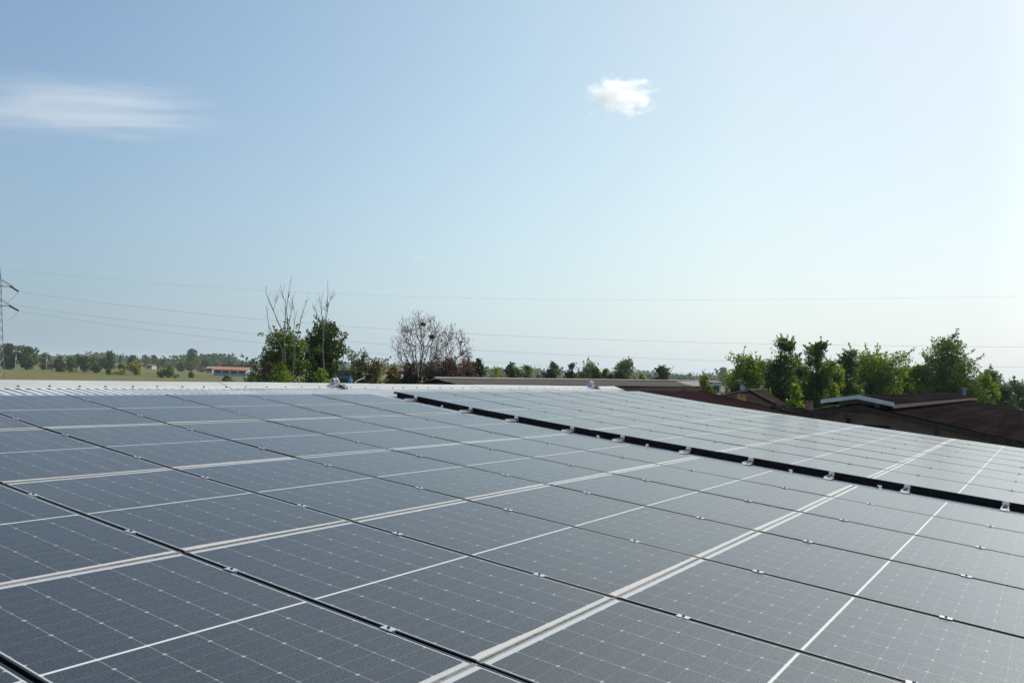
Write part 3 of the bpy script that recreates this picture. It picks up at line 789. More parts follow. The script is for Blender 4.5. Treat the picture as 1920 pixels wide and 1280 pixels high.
tree('bush', 'reddish brown dead bush beside the round green tree over the grey roof', 'bush', 878, 46, 671, 46, 'brown', 'bush', 0.05, None, 110, 0.9, lpx=1.9, tips=1)
tree('tree', 'round green tree right of the rusty dead bushes', 'tree', 897, 34, 669, 56, 'dark', 'round', 0.1, None, 111, 1.1)
tree('bush', 'pale yellow green bush over the left part of the grey roof', 'bush', 930, 40, 687, 70, 'yellow', 'bush', 0.02, None, 112, 0.9)
bare_tree('bare_tree', 'tall bare tree with a wide fan of fine twigs', 786, 44, 587, 104, 'twig', 203, stems=5, ntips=720, trunk=.53, leaf='brown', nleaf=700, twig=.0062)
bare_tree('dead_tree', 'leaning reddish dead tree with sparse withered leaves', 846, 45, 612, 82, 'twig', 77, stems=3, ntips=340, trunk=.52, leaf='brown', nleaf=1500)
for px, py, sd_, lab in ((793, 608, 1, 'dark twig nest high in the bare tree'), (810, 631, 2, 'lower dark twig nest on the right side of the bare tree')):
    c = at(px, py, 44); rr = random.Random(sd_); b = MB()
    for _ in range(120):
        v = np.array([rr.gauss(0, 1) for _ in range(3)]); v /= np.linalg.norm(v); v *= rr.uniform(.3, 1)*np.array([.17, .17, .12])
        dd = np.array([rr.gauss(0, 1), rr.gauss(0, 1), rr.gauss(0, .5)]); dd /= np.linalg.norm(dd)
        b.tube([v-dd*.08, v+dd*.08], .006, 3, cap=False)
    o = b.build('nest', M['bark_dark']); o.location = tuple(c); tag(o, lab, 'nest')
# bleached dead stems
def dead_stems(name, label, d, lines, base_px, seed):
    rr = random.Random(seed); root = empty(name, tuple(ground(base_px, d))); g0 = ground(base_px, d); tb = MB()
    for j, (pl, r0) in enumerate(lines):
        pts = []; off = rr.uniform(-.35, .35) if j else 0
        for i, (x, y) in enumerate(pl):
            dd = d+off*i/len(pl)+rr.uniform(-.03, .03); pts.append(at(x, y, dd)-g0)
        n = len(pts); tb.tube(pts, [r0*.72*(1-0.85*i/(n-1)) for i in range(n)], 6)
        for _ in range(14 if r0 < .05 else 9):           # side twigs
            i = rr.randrange(max(1, n//3), n-1); t = rr.random(); s0 = pts[i]*(1-t)+pts[i+1]*t
            dr = pts[i+1]-pts[i]; dr = dr/np.linalg.norm(dr)+np.array([rr.gauss(0, .5), rr.gauss(0, .5), rr.uniform(0, .5)])
            dr /= np.linalg.norm(dr); ln = rr.uniform(.15, .55)
            tb.tube([s0, s0+dr*ln*.6, s0+dr*ln+np.array([0, 0, .06])], [r0*.22, r0*.16, .004], 4)
    tb.build('stems', M['dead_wood'], root); tag(root, label, 'tree')
dead_stems('dead_tree', 'bleached dead tree with many thin upright stems above the dense green tree', 43, [
 ([(549, 790), (550, 716), (549, 695), (552, 670), (552, 645), (547, 630), (539, 618), (540, 603), (537, 583), (540, 556), (544, 532)], .075),
 ([(531, 690), (529, 655), (520, 637), (510, 627), (504, 614), (502, 592), (501, 575)], .045),
 ([(535, 680), (532, 640), (530, 620), (520, 602), (512, 580), (503, 560), (499, 550), (498, 537)], .048),
 ([(532, 640), (533, 618), (535, 597), (536, 570), (531, 555), (527, 540)], .040),
 ([(541, 612), (543, 600), (547, 580), (549, 555)], .030),
 ([(549, 632), (551, 617), (553, 592), (550, 574)], .028),
 ([(552, 645), (560, 620), (564, 597), (571, 577), (574, 566)], .036),
 ([(512, 582), (516, 570), (519, 558)], .02)], 549, 4)
dead_stems('dead_tree', 'single bleached dead trunk with forked thin stems before the upright green tree', 43.5, [
 ([(610, 790), (609, 707), (606, 672), (605, 650), (607, 620), (610, 605), (613, 590), (614, 570), (615, 543)], .068),
 ([(607, 622), (604, 610), (598, 597), (592, 585), (587, 568)], .034),
 ([(606, 615), (604, 592), (602, 575), (598, 557)], .034),
 ([(614, 575), (618, 566), (621, 560)], .02), ([(609, 600), (611, 580), (614, 570)], .02)], 609, 8)
pb = MB().tube([at(667, 722, 24)-ground(667, 24), at(666, 716, 24)-ground(667, 24), at(672, 712, 24)-ground(667, 24), at(683, 708, 24)-ground(667, 24), at(684.5, 705, 24)-ground(667, 24)], [.02, .02, .018, .016, .02], 6)
pb.tube([(0, 0, 0), at(667, 722, 24)-ground(667, 24)], .02, 6)
o = pb.build('bent_rod', M['pole']); o.location = tuple(ground(667, 24)); tag(o, 'bent pale rod sticking up beyond the ridge right of the left roof anchor', 'rod')

# row of trees beyond the grey roof
row = [(961, 32, 678, 100, 'dark', 'round', 'dark tree with lighter crown behind, first in the row over the grey roof'),
 (990, 26, 682, 92, 'mid', 'tall', 'upright green tree, second in the row over the grey roof'),
 (1034, 40, 679, 95, 'dark', 'round', 'wide dark tree with two humps over the middle of the grey roof'),
 (1072, 30, 679, 92, 'dark', 'cone', 'dark pointed tree left of the pale grey crown over the grey roof'),
 (1106, 42, 674, 150, 'grey', 'spread', 'pale grey green spreading crown over the grey roof'),
 (1117, 32, 687, 92, 'mid', 'bush', 'low fresh green tree before the pale grey spreading crown'),
 (1134, 24, 689, 88, 'mid', 'bush', 'small yellowish green tree left of the big grey round tree'),
 (1172, 46, 669, 140, 'grey', 'round', 'big round grey green tree over the grey roof'),
 (1162, 36, 690, 90, 'dark', 'bush', 'dark low tree at the foot of the big grey round tree'),
 (1203, 24, 702, 90, 'bright', 'bush', 'low bright bush right of the big grey round tree'),
 (1008, 44, 700, 105, 'dark', 'bush', 'dark low hedge tree between the second and third over the grey roof'),
 (1090, 46, 698, 104, 'dark', 'bush', 'dark low hedge tree below the pale grey spreading crown'),
 (1222, 30, 706, 110, 'grey', 'bush', 'low greyish bush left of the lone pointed tree'),
 (1241, 32, 684, 95, 'dark', 'round', 'lone pointed dark tree near the right part of the grey roof')]
for i, (px, wpx, yt, d, lf, sh, lab) in enumerate(row):
    tree('tree', lab, 'tree', px, wpx*1.12, yt-1, d, lf, sh, 0.08, 'trees in a row over the grey roof', 130+i, 1.0, lpx=1.9, lobes=16, tips=1)
tree('bush', 'rusty low bush left of the big grey tree over the grey roof', 'bush', 1146, 16, 700, 88, 'brown', 'bush', .02, None, 150, .9)
tree('ivy', 'ivy clump with pale flowers climbing over the right end of the grey roof', 'plant', 1321, 30, 704, 60, 'yellow', 'bush', .05, None, 151, 1.0, lpx=2.0, tips=2)

# bright trees on the right
rightt = [(1402, 84, 664, 52, 'bright', 'round', 'bright green broad tree, first on the right behind the tiled house'),
 (1464, 62, 628, 50, 'mid', 'tall', 'tallest slim tree with an ivy clad dark trunk'),
 (1530, 56, 639, 52, 'mid', 'tall', 'slim tree right of the ivy clad tallest one'),
 (1588, 56, 651, 62, 'mid', 'tall', 'slim pale topped tree, third of the upright ones'),
 (1650, 86, 655, 66, 'bright', 'spread', 'broad bright green tree over the blue edged roof'),
 (1775, 104, 632, 68, 'mid', 'round', 'large solitary full crowned tree right of the blue edged roof'),
 (1733, 46, 680, 67, 'bright', 'spread', 'small bright tree leaning from the left side of the large crowned tree'),
 (1846, 48, 704, 72, 'bright', 'bush', 'low bright green bush right of the large crowned tree'),
 (1855, 44, 692, 95, 'grey', 'round', 'hazy grey green tree behind the low bright bush'),
 (1500, 44, 678, 57, 'mid', 'round', 'lower bushy tree filling the gap right of the ivy clad tree'),
 (1558, 48, 676, 60, 'bright', 'round', 'lower fresh green tree between the second and third slim trees'),
 (1622, 50, 668, 68, 'dark', 'round', 'darker tree behind the broad bright one over the blue edged roof'),
 (1700, 44, 690, 70, 'mid', 'round', 'lower green tree in the gap left of the large crowned tree'),
 (1903, 54, 709, 82, 'dark', 'round', 'dark tree at the right edge of the picture')]
for i, (px, wpx, yt, d, lf, sh, lab) in enumerate(rightt):
    tree('tree', lab, 'tree', px, wpx*1.2, yt-2, d, lf, sh, 0.22 if sh == 'tall' else 0.2, 'trees on the right', 170+i, 1.35, 'bark_dark', 1.75, tips=2)
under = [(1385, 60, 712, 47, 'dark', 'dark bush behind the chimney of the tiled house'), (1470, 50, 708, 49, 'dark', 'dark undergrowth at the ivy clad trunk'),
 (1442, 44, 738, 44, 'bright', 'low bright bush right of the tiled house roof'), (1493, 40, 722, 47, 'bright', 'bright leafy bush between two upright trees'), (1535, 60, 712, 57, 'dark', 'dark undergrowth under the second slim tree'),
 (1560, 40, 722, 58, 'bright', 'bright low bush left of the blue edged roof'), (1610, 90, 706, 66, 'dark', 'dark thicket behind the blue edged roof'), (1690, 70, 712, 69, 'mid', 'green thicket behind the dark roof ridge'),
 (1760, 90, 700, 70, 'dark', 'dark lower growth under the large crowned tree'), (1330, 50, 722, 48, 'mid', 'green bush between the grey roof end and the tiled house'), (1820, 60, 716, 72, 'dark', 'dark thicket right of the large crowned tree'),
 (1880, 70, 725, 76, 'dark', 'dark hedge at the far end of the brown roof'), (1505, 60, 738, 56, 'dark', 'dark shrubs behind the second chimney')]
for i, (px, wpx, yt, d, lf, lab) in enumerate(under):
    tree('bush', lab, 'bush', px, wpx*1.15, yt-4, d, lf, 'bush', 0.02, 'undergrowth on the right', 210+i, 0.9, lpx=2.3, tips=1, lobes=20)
tree('ivy', 'dark ivy column wrapped round the trunk of the tallest slim tree', 'plant', 1461, 17, 682, 49.4, 'dark', 'tall', 0.1, None, 240, 1.3, lpx=1.8)

# ------------------------------------------------------------------ buildings beyond
def slab(mb, quad, t):                     # a roof plane with thickness
    q = [np.array(p, float) for p in quad]
    mb.add([*q, *[p-np.array([0, 0, t]) for p in q]], [(0, 1, 2, 3), (7, 6, 5, 4), (0, 4, 5, 1), (1, 5, 6, 2), (2, 6, 7, 3), (3, 7, 4, 0)])
def waved(p00, p01, p10, p11, pitch, amp, name, mat, parent):
    """corrugated sheet: p00-p01 is the ridge, p10-p11 the eave"""
    p00, p01, p10, p11 = [np.array(p, float) for p in (p00, p01, p10, p11)]
    L_ = np.linalg.norm(p01-p00); n = int(L_/pitch*4); rows = 5; v = []; f = []
    for j in range(rows+1):
        t = j/rows; a = p00*(1-t)+p10*t; b = p01*(1-t)+p11*t
        for i in range(n+1):
            q = a*(1-i/n)+b*i/n; q = q+np.array([0, 0, amp*math.sin(i*math.pi/2)+0.012*math.sin(t*math.pi*3+i*.011)]); v.append(q)
    for j in range(rows):
        for i in range(n):
            f.append((j*(n+1)+i, j*(n+1)+i+1, (j+1)*(n+1)+i+1, (j+1)*(n+1)+i))
    return mesh_obj(name, v, f, mat, parent, True)
# dark barn with a blue edged lantern roof
B0, B1, BR, BRZ, BS = 28.0, 64.0, -3.1, 4.82, 0.196
barn = empty('barn', (0, 0, 0)); tag(barn, 'dark brown roofed barn with a raised blue edged ridge vent', 'building')
waved((B0-.25, BR, BRZ), (B1, BR, BRZ), (B0-.25, BR-9.5, BRZ-9.5*BS), (B1, BR-9.5, BRZ-9.5*BS), .177, .022, 'roof', M['roof_brown'], barn)
waved((B1, BR, BRZ), (B0-.25, BR, BRZ), (B1, BR+5.4, BRZ-5.4*BS), (B0-.25, BR+5.4, BRZ-5.4*BS), .177, .022, 'roof', M['roof_brown'], barn)
b = MB(); sec = [(BR-9.3, 0), (BR-9.3, BRZ-9.3*BS-.16), (BR, BRZ-.16), (BR+5.2, BRZ-5.2*BS-.16), (BR+5.2, 0)]
b.prism([(B0, y, z) for y, z in sec], [(B1-.3, y, z) for y, z in sec], 0); b.build('wall', M['concrete'], barn)
b = MB()
for s, ln in ((-1, 9.5), (1, 5.4)):         # dark verge boards under the sheet edge
    b.prism([(B0-.24, BR, BRZ-.03), (B0-.24, BR, BRZ-.22), (B0-.24, BR+s*ln, BRZ-ln*BS-.22), (B0-.24, BR+s*ln, BRZ-ln*BS-.03)],
            [(B0-.02, BR, BRZ-.03), (B0-.02, BR, BRZ-.22), (B0-.02, BR+s*ln, BRZ-ln*BS-.22), (B0-.02, BR+s*ln, BRZ-ln*BS-.03)], 0)
b.build('verge_board', M['bark_dark'], barn)
ME0, ME1, MZ, MHW, MD = B0-.55, 61.7, 5.10, 1.14, 0.20
waved((ME0, BR, MZ), (ME1, BR, MZ), (ME0, BR-MHW, MZ-MD), (ME1, BR-MHW, MZ-MD), .177, .018, 'vent_roof', M['roof_brown'], barn)
waved((ME1, BR, MZ), (ME0, BR, MZ), (ME1, BR+MHW, MZ-MD), (ME0, BR+MHW, MZ-MD), .177, .018, 'vent_roof', M['roof_grey'], barn)
b = MB()
for s in (-1, 1):
    y1 = BR+s*(MHW+.02)
    b.prism([(ME0-.03, BR, MZ+.03), (ME0-.03, BR, MZ-.10), (ME0-.03, y1, MZ-MD-.105), (ME0-.03, y1, MZ-MD+.025)],
            [(ME0+.01, BR, MZ+.03), (ME0+.01, BR, MZ-.10), (ME0+.01, y1, MZ-MD-.105), (ME0+.01, y1, MZ-MD+.025)], 0)
b.build('fascia', M['fascia_blue'], barn)
b = MB()
for s in (-1, 1):
    b.box(((ME0+ME1)/2+.02, BR+s*(MHW-.03), MZ-MD-.10), (ME1-ME0-.04, .05, .13))
b.build('eave_board', M['rust_wood'], barn)
b = MB()                                    # lantern side posts and beam on the gable
zb = BRZ-.55*BS
for s in (-1, 1): b.box((B0-.03, BR+s*.56, MZ-.45), (.22, .16, .62))
b.box((B0-.03, BR, MZ-.22), (.216, 1.3, .14)); b.box((B0-.03, BR, MZ-.62), (.212, 1.9, .10))
b.build('lantern_frame', M['concrete'], barn)
b = MB(); b.box((B0+6, BR, MZ-.42), (11.5, .95, .30)); b.build('vent_opening', M['dark'], barn)
b = MB(); b.box((B0-.02, BR+.35, 4.10), (.05, .16, .45)); b.box((B0-.02, BR-.55, 3.95), (.06, .85, .36)); b.build('vent_opening', M['dark'], barn)
b = MB(); b.tube([(B0-.1, BR-2.35, 0), (B0-.1, BR-2.35, BRZ-2.4*BS-.25)], .04, 8); b.build('downpipe', M['bark_dark'], barn)
b = MB(); b.tube([(60.5, BR-.5, 4.9), (60.5, BR-.5, 5.38)], .10, 8); b.tube([(60.5, BR-.5, 5.38), (60.5, BR-.5, 5.50)], [.16, .16], 8); b.build('flue', M['bluegrey_wall'], barn)
# maroon roof between the two
K0, K1, KR, KZ, KS = 18.6, 24.0, 1.12, 5.09, 0.19
mar = empty('annexe', (0, 0, 0)); tag(mar, 'low building with smooth maroon roof right beyond the panels', 'building')
waved((K0, KR, KZ), (K1, KR, KZ), (K0, KR-7, KZ-7*KS), (K1, KR-7, KZ-7*KS), .25, .008, 'roof', M['roof_maroon'], mar)
waved((K1, KR, KZ), (K0, KR, KZ), (K1, KR+5, KZ-5*KS), (K0, KR+5, KZ-5*KS), .25, .008, 'roof', M['roof_maroon'], mar)
b = MB(); sec = [(KR-6.8, 0), (KR-6.8, KZ-6.8*KS-.1), (KR, KZ-.1), (KR+4.8, KZ-4.8*KS-.1), (KR+4.8, 0)]
b.prism([(K0+.2, y, z) for y, z in sec], [(K1-.2, y, z) for y, z in sec], 0); b.build('wall', M['plaster'], mar)
b = MB(); b.tube([(K1, KR+.05, KZ+.015), (K1, KR-7, KZ-7*KS+.015)], .03, 6); b.build('verge_trim', M['tile'], mar)
# brown tiled house
HD = 36.0
hs = empty('tiled_house', (0, 0, 0)); tag(hs, 'small house with brown tiled hipped roof among the trees', 'building')
A = at(1404, 733, HD); Bk = at(1432, 737, HD+6.5); Bk[2] = A[2]
Lf = at(1352, 743, HD-1.2); Rt = at(1454, 759, HD-2.2); Rb = at(1476, 758, HD+2.5); Lb = Lf+(Bk-A)
for nm, quad in (('roof', [A, Lf, at(1402, 772, HD-3.2), Rt]), ('roof', [A, Rt, Rb, Bk]), ('roof', [A, Bk, Lb, Lf])):
    m_ = MB(); slab(m_, quad, .12); m_.build(nm, M['tile'], hs)
m_ = MB(); m_.tube([A+np.array([0, 0, .03]), Rt+np.array([0, 0, .03])], .07, 6); m_.tube([A+np.array([0, 0, .03]), Bk+np.array([0, 0, .03])], .07, 6); m_.tube([A+np.array([0, 0, .03]), Lf+np.array([0, 0, .03])], .06, 6); m_.build('ridge_tiles', M['bark_dark'], hs)
m_ = MB(); q = [Lf*.9+Rb*.1, at(1402, 772, HD-3.0), Rt*.94+Lb*.06, Rb*.92+Lf*.08, Lb*.92+Rt*.08]
ctr = sum(q)/5; q = [ctr+(p-ctr)*.93 for p in q]
m_.prism([(p[0], p[1], 0) for p in q], [(p[0], p[1], p[2]-.14) for p in q], 0); m_.build('wall', M['plaster'], hs)
def chimney(px, ytop, ybot, wpx, d, label, cap):
    c = at(px, ybot, d); w_ = wpx*d/FPX; h_ = (ybot-ytop)*d/FPX
    r_ = empty('chimney', tuple(c), (0, 0, YAW+R(28)))
    m_ = MB(); m_.box((0, 0, h_*.26), (w_*.78, w_*.78, h_*.56+.3)); m_.build('stack', M['orange_plaster'], r_)
    m_ = MB()
    for sx in (-1, 1):
        for sy in (-1, 1): m_.box((sx*w_*.33, sy*w_*.33, h_*.72), (w_*.16, w_*.16, h_*.30))
    m_.box((0, 0, h_*.70), (w_*.5, w_*.5, h_*.26))
    m_.build('flue_top', M['brick'], r_)
    m_ = MB(); m_.box((0, 0, h_*.93), (w_*(1.0+cap), w_*(1.0+cap), h_*.09)); m_.build('cap', M['tile'], r_)
    tag(r_, label, 'chimney')
    return c
chimney(1390, 735, 752, 15, 33.6, 'brick chimney below the satellite dish on the tiled house', .12)
c2 = chimney(1517, 745, 768, 13, 36, 'brick chimney with a wide flat cap left of the blue edged roof', .7)
ds = empty('satellite_dish', tuple(at(1390, 741, 34.6))); tag(ds, 'round grey satellite dish on a thin mast above the brick chimney', 'satellite dish')
m_ = MB(); m_.tube([(0, 0, -.2), (0, 0, .78)], .014, 6); m_.build('mast', M['bolt'], ds)
vd = (CAM-at(1390, 741, 34.6)); vd /= np.linalg.norm(vd); nrm = vd*.85+np.array([.25, -.45, .25]); nrm /= np.linalg.norm(nrm)
e = np.cross(nrm, [0, 0, 1]); e /= np.linalg.norm(e); g2 = np.cross(nrm, e); vs = []; fs = []
for i in range(5):
    for j in range(20):
        rr_ = .125*i/4; a = 2*math.pi*j/20; vs.append(np.array([0, 0, .30])+nrm*(.05+rr_*rr_*1.6)+e*rr_*math.cos(a)+g2*rr_*math.sin(a))
for i in range(4):
    for j in range(20): fs.append((i*20+j, i*20+(j+1) % 20, (i+1)*20+(j+1) % 20, (i+1)*20+j))
mesh_obj('dish', vs, fs, M['bluegrey_wall'], ds, True)
m_ = MB(); m_.tube([np.array([0, 0, .22]), np.array([0, 0, .2])+nrm*.2], .008, 5); m_.build('feed_arm', M['bolt'], ds)
an = empty('antenna', tuple(at(1392, 737, 34.9))); tag(an, 'flat television antenna on a mast over the satellite dish', 'antenna')
m_ = MB(); m_.tube([(0, 0, -.3), (0, 0, .72)], .012, 6); m_.build('mast', M['bolt'], an)
m_ = MB(); m_.tube([-rh*.16+np.array([0, 0, .70]), rh*.13+np.array([0, 0, .71])], .016, 5)
for t in np.linspace(-.14, .11, 6): m_.tube([rh*t+fh*.1+np.array([0, 0, .71]), rh*t-fh*.1+np.array([0, 0, .71])], .006, 4)
m_.build('boom', M['rust_wood'], an)
# low dark roof in front of the second chimney
lr = empty('lean_to', (0, 0, 0)); tag(lr, 'low dark lean to roof below the wide capped chimney', 'building')
q = [at(1470, 763, 37), at(1590, 764, 37), at(1600, 783, 33), at(1462, 782, 33)]
m_ = MB(); slab(m_, q, .1); m_.build('roof', M['roof_brown'], lr)
m_ = MB(); ctr = sum(q)/4; qq = [ctr+(p-ctr)*.95 for p in q]; m_.prism([(p[0], p[1], 0) for p in qq], [(p[0], p[1], p[2]-.12) for p in qq], 0); m_.build('wall', M['plaster'], lr)
# long grey roof beyond the ridge
gr = empty('long_shed', (0, 0, 0)); tag(gr, 'long low shed with grey fibre cement roof beyond the ridge', 'building')
gl, gm, gr_ = at(815, 709.5, 34), at(1262, 713.6, 66), at(1312, 714.2, 72)
el, em, er = at(852, 719, 30.5), at(1300, 723.6, 62), at(1338, 724.3, 67)
fl = at(779, 718.5, 37); fr_ = at(1290, 716.5, 78)
waved(gl, gm, el, em, .35, .02, 'roof', M['roof_grey'], gr)
waved(gm, gr_, em, er, .35, .02, 'pale_roof_end', M['roof_pale'], gr)
waved(gr_, gl, fr_, fl, .35, .02, 'roof', M['roof_grey'], gr)
m_ = MB(); z_ = np.array([0, 0, -.12])
ol = [el+(gl-el)*.04, gl, fl+(gl-fl)*.04]; orr = [er+(gr_-er)*.1, gr_, fr_+(gr_-fr_)*.1]
A1 = [p+z_+(orr[i]-p)*.006 for i, p in enumerate(ol)]; A2 = [p+z_ for p in orr]
A1 = [np.array([A1[0][0], A1[0][1], 0])]+A1+[np.array([A1[2][0], A1[2][1], 0])]
A2 = [np.array([A2[0][0], A2[0][1], 0])]+A2+[np.array([A2[2][0], A2[2][1], 0])]
m_.prism(A1, A2, 0); m_.build('wall', M['bark_dark'], gr)
m_ = MB(); m_.tube([el+np.array([0, 0, -.02]), er+np.array([0, 0, -.02])], .05, 6); m_.build('gutter', M['roof_grey'], gr)
m_ = MB(); m_.tube([gl+np.array([0, 0, .03]), gr_+np.array([0, 0, .03])], .05, 6); m_.build('ridge_cap', M['roof_pale'], gr)
for i, px in enumerate((1178, 1212, 1246, 1282)):
    tree('ivy', 'pale ivy hanging under the eave of the grey roof, %s strand from the left' % ORD[i], 'plant', px, 24, 727, 52+i*2.5, 'olive', 'bush', .02, 'ivy under the grey eave', 260+i, .8, lpx=1.5, limbs=False)
# red roofed hall in the field and small far houses
def house(px0, px1, yr, ye, yb, d, label, roof, wall, dep=8.0, band=None, name='house'):
    r_ = empty(name, (0, 0, 0))
    a, b_ = ground(px0, d), ground(px1, d); zr_, ze = zat((px0+px1)/2, yr, d+dep/2), zat((px0+px1)/2, ye, d)
    F2 = np.array([fh[0], fh[1], 0])*dep; up = np.array([0, 0, 1.0]); ov = (b_-a)/np.linalg.norm(b_-a)*.5; o2 = F2/dep*.5
    m_ = MB(); slab(m_, [a-ov+F2/2+up*zr_, b_+ov+F2/2+up*zr_, b_+ov-o2+up*ze, a-ov-o2+up*ze], .18)
    slab(m_, [b_+ov+F2/2+up*zr_, a-ov+F2/2+up*zr_, a-ov+F2+o2+up*ze, b_+ov+F2+o2+up*ze], .18); m_.build('roof', M[roof], r_)
    m_ = MB(); s1 = [a, a+up*(ze-.18), a+F2/2+up*(zr_-.2), a+F2+up*(ze-.18), a+F2]; s2 = [p+(b_-a) for p in s1]; m_.prism(s1, s2, 0); m_.build('wall', M[wall], r_)
    n = max(1, int(np.linalg.norm(b_-a)/(band or 2.6)))
    for i in range(n):
        t0, t1 = (i+.14)/n, (i+.86)/n; p0 = a+(b_-a)*t0-o2*.12; p1 = a+(b_-a)*t1-o2*.12; h0, h1 = ze*.42, ze*.80
        m_ = MB(); m_.add([p0+up*h0, p1+up*h0, p1+up*h1, p0+up*h1, p0+up*h0+o2*.2, p1+up*h0+o2*.2, p1+up*h1+o2*.2, p0+up*h1+o2*.2], [(0, 1, 2, 3), (7, 6, 5, 4), (0, 4, 5, 1), (1, 5, 6, 2), (2, 6, 7, 3), (3, 7, 4, 0)])
        m_.build('window', M['dark'], r_)
    tag(r_, label, 'building'); return r_
house(401, 462, 687.5, 693, 704, 372, 'long low hall with orange red roof and dark window band in the field', 'red_roof', 'bluegrey_wall', 9, 2.9)
house(484, 499, 688.5, 693, 703, 385, 'white end building with red roof right of the dark tree by the hall', 'red_roof', 'white_wall', 9)
house(275, 285, 682.5, 684.5, 689, 560, 'far house with red roof under the wide bluish trees', 'dull_red_roof', 'plaster', 8)
house(387, 399, 687, 690, 697, 450, 'far pale house left of the red roofed hall', 'roof_pale', 'plaster', 8)
house(414, 470, 683.5, 686.5, 692, 470, 'far brown roofed block rising behind the red roofed hall', 'roof_brown', 'plaster', 9)
house(727, 750, 689.5, 697, 715, 130, 'house with reddish tiled roof half hidden by the grey green thicket', 'dull_red_roof', 'plaster', 6)
house(631, 657, 694.5, 701, 722, 165, 'bright blue boarded hut with dark roof beyond the left roof anchor', 'roof_brown', 'blue_wall', 3.5)
house(1256, 1352, 713.0, 714.6, 718, 230, 'far pale flat roof seen behind the ivy at the grey roof end', 'roof_pale', 'white_wall', 14)
# pale poles in the field
for px, yt, yb, lab in ((30, 664, 693, 'pale pole with a box in the field beside the pylon'), (88, 667, 696, 'thin pale pole before the brownish tree')):
    d = ydist(px, yb); g0 = ground(px, d); h_ = zat(px, yt, d)
    o = MB().tube([(0, 0, 0), (0, 0, h_)], [.16, .11], 8); o.box((0, 0, h_*.72), (.45, .45, .8))
    o = o.build('utility_pole', M['pole']); o.location = tuple(g0); tag(o, lab, 'pole')

# ------------------------------------------------------------------ pylon and lines
PD = 176.0; pg = ground(-13, PD); ptop = zat(-13, 502, PD)
py_ = empty('pylon', tuple(pg)); tag(py_, 'steel lattice pylon cut by the left edge of the picture', 'pylon')
pr = np.array([rh[0], rh[1], 0]); pf = np.array([fh[0], fh[1], 0]); m_ = MB()
def hw(z):                                  # half width of the tower at a height
    t = z/ptop; return 1.7*(1-t)**1.1+.40*t if t < .97 else .25
levels = [0, 2.6, 5.0, 7.2, 9.2, 11.0, 12.7, 14.3, 15.8, 17.2, 18.6, 20.0, 21.4, ptop]
crn = lambda z, a, b: pr*a*hw(z)+pf*b*hw(z)+np.array([0, 0, z])
for i in range(len(levels)-1):
    z0, z1 = levels[i], levels[i+1]
    for a, b in ((-1, -1), (1, -1), (1, 1), (-1, 1)):
        m_.tube([crn(z0, a, b), crn(z1, a, b)], .075, 4)
        a2, b2 = (b, -a) if False else {(-1, -1): (1, -1), (1, -1): (1, 1), (1, 1): (-1, 1), (-1, 1): (-1, -1)}[(a, b)]
        m_.tube([crn(z0, a, b), crn(z1, a2, b2)], .04, 4); m_.tube([crn(z0, a2, b2), crn(z1, a, b)], .04, 4)
        m_.tube([crn(z1, a, b), crn(z1, a2, b2)], .04, 4)
m_.build('tower', M['steel'], py_)
arms = [(522, 536, 18), (560, 573, 17)]
ins = [((18, 536), (35, 546.5)), ((17, 573), (35, 582.5))]
for (y0, y1, xt) in arms:
    zt, zb_ = zat(-4, y0, PD), zat(-4, y1, PD)
    for s in (1, -1):
        m_ = MB()
        reach = (xt+13)*PD/FPX; tip = pr*s*reach+np.array([0, 0, zb_])
        for b in (-1, 1):
            m_.tube([crn(zt, s, b), tip], .05, 4); m_.tube([crn(zb_, s, b), tip], .05, 4)
            for t in (.3, .6):
                m_.tube([crn(zt, s, b)*(1-t)+tip*t, crn(zb_, s, b)*(1-t)+tip*t], .03, 4)
        m_.build('cross_arm', M['steel'], py_)
for (a, b) in ins:
    m_ = MB(); pa, pb_ = at(*a, PD)-pg, at(*b, PD)-pg; m_.tube([pa, pb_], .12, 6)
    for t in np.linspace(.08, .92, 14):
        q = pa*(1-t)+pb_*t; m_.tube([q-(pb_-pa)*.012, q+(pb_-pa)*.012], .19, 8)
    m_.build('insulator', M['bark_dark'], py_)
    m_ = MB(); q = at(b[0]-20, b[1]+19, PD+.5)-pg; m_.tube([pb_, (pb_+q)/2+np.array([0, 0, -.25]), q], .03, 4); m_.build('jumper_cable', M['wire'], py_)
wires = [
 ('topmost faint overhead line crossing the sky', .009, [(-8, 503), (45, 507), (150, 519), (350, 535), (480, 544.5), (615, 549.5), (760, 555.5), (915, 559.5), (1320, 562), (1600, 560), (1920, 555)]),
 ('overhead line from the upper pylon arm', .0165, [(36, 547), (237, 573), (440, 594.5), (630, 610), (745, 618), (920, 628), (1140, 636.5), (1320, 642), (1620, 647.7), (1920, 650.5)]),
 ('overhead line passing just above the lower pylon arm', .0165, [(20, 571), (230, 599), (440, 622), (640, 639.5), (745, 647), (920, 657), (1140, 669), (1320, 675), (1500, 680.5), (1696, 685), (1920, 688)]),
 ('lowest overhead line from the lower pylon arm', .0165, [(35, 582.5), (230, 612), (440, 638), (640, 657.5), (715, 663), (910, 679), (1065, 687), (1197, 695), (1302, 700), (1339, 702), (1620, 711), (1920, 716)])]
for lab, rad, pts in wires:
    xs = np.array([p[0] for p in pts], float); ys = np.array([p[1] for p in pts], float)
    cf = np.polyfit(xs/1000, ys, 4); xx = np.linspace(xs[0], 1990, 60)
    P = [at(x, np.polyval(cf, x/1000), PD-18*(x/1920)) for x in xx]; P[0] = at(xs[0], ys[0], PD)
    P0 = P[0]; m_ = MB(); m_.tube([p-P0 for p in P], rad, 5); o = m_.build('overhead_line', M['wire']); o.location = tuple(P0)
    tag(o, lab, 'power line', 'overhead lines')

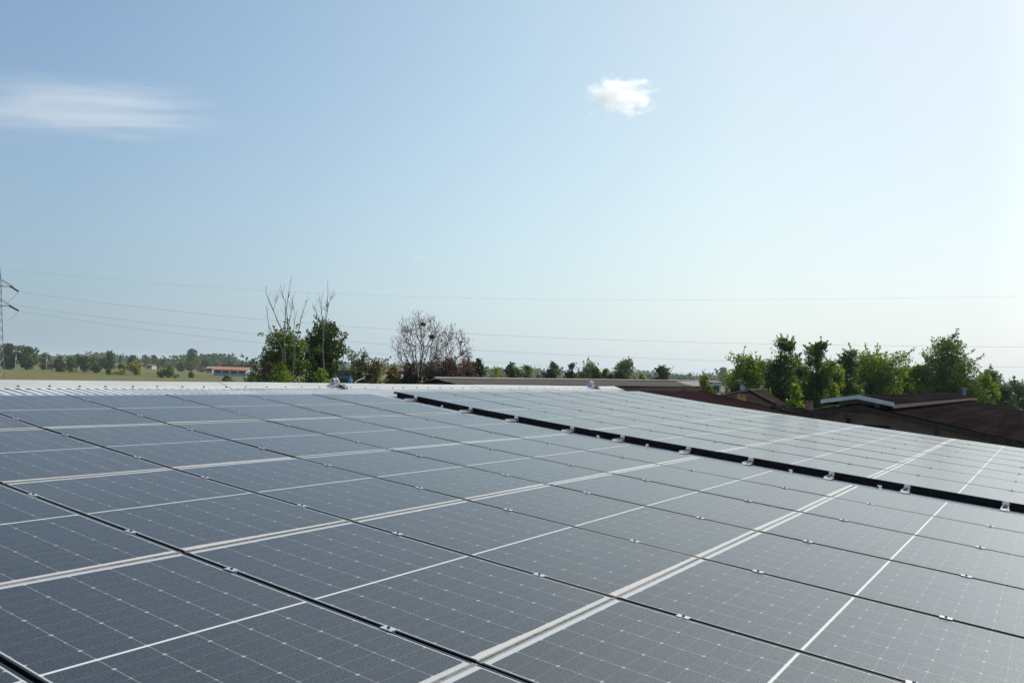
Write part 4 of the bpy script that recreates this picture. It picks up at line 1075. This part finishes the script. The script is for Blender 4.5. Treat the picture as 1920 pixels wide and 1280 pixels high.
# ------------------------------------------------------------------ clouds (far above and beyond the haze)
def cloud(name, label, px, py, wpx, hpx, d, dens, nscale, thr, stretch=(1, 1, 1), depth=0.6, fall=1.0, seed=0.0, soft=0.16):
    c = at(px, py, d); sx, sz = wpx*d/FPX/2, hpx*d/FPX/2
    bm = bmesh.new(); bmesh.ops.create_icosphere(bm, subdivisions=3, radius=1.0)
    me = bpy.data.meshes.new(name); bm.to_mesh(me); bm.free()
    o = bpy.data.objects.new(name, me); COL.objects.link(o)
    o.location = tuple(c); o.scale = (sx, sx*depth, sz); o.rotation_euler = (0, 0, YAW)
    m = NT(name+'_vapour'); tc = m.n('TexCoord').outputs['Object']
    mp = m.n('Mapping'); m.l(tc, mp.inputs[0]); mp.inputs['Scale'].default_value = stretch; mp.inputs['Location'].default_value = (seed, seed*.7, -seed)
    nz = m.noise(mp.outputs[0], nscale, 6.0, 0.62)
    ln = m.n('VectorMath', operation='LENGTH'); m.l(tc, ln.inputs[0])
    shell = m.math('SUBTRACT', 1.0, m.math('POWER', ln.outputs['Value'], 1.6))
    x = m.math('ADD', m.math('SUBTRACT', nz, 0.5), m.math('MULTIPLY', m.math('SUBTRACT', shell, 0.5), fall))
    den = m.math('MULTIPLY', m.ramp(x, thr, thr+soft), dens)
    pv = m.n('VolumePrincipled'); m.l(den, pv.inputs['Density']); pv.inputs['Color'].default_value = C4(1, 1, 1)
    pv.inputs['Anisotropy'].default_value = 0.55
    m.l(pv.outputs[0], m.out.inputs['Volume']); me.materials.append(m.m)
    tag(o, label, 'cloud', kind='thing'); return o
cloud('cloud', 'small white fair weather cloud alone in the pale sky', 1166, 182, 205, 116, 2600, 0.027, 2.7, 0.05, fall=0.42, seed=5.3, soft=0.12)
cloud('cloud', 'long thin veil of cloud at the left edge of the sky', 100, 205, 1080, 175, 5200, 0.0038, 3.0, 0.0, (0.62, 1, 2.0), 0.35, 0.55, 2.3, 0.5)
cloud('cloud', 'tiny faint cloud wisp low over the bare tree', 786, 483, 60, 30, 4200, 0.006, 1.4, 0.0, fall=0.7, seed=7.7, soft=0.4)
S.cycles.volume_bounces = 6; S.cycles.volume_max_steps = 256

# ------------------------------------------------------------------ summer haze
hzb = MB(); hzb.box((0, 0, 17.0), (13000, 13000, 36.0))
hm = NT('haze_air'); pv = hm.n('VolumePrincipled'); pv.inputs['Color'].default_value = C4(0.78, 0.90, 1.0)
pv.inputs['Density'].default_value = 0.00017; pv.inputs['Anisotropy'].default_value = 0.2
hm.l(pv.outputs[0], hm.out.inputs['Volume'])
tag(hzb.build('haze', hm.m), kind='stuff')
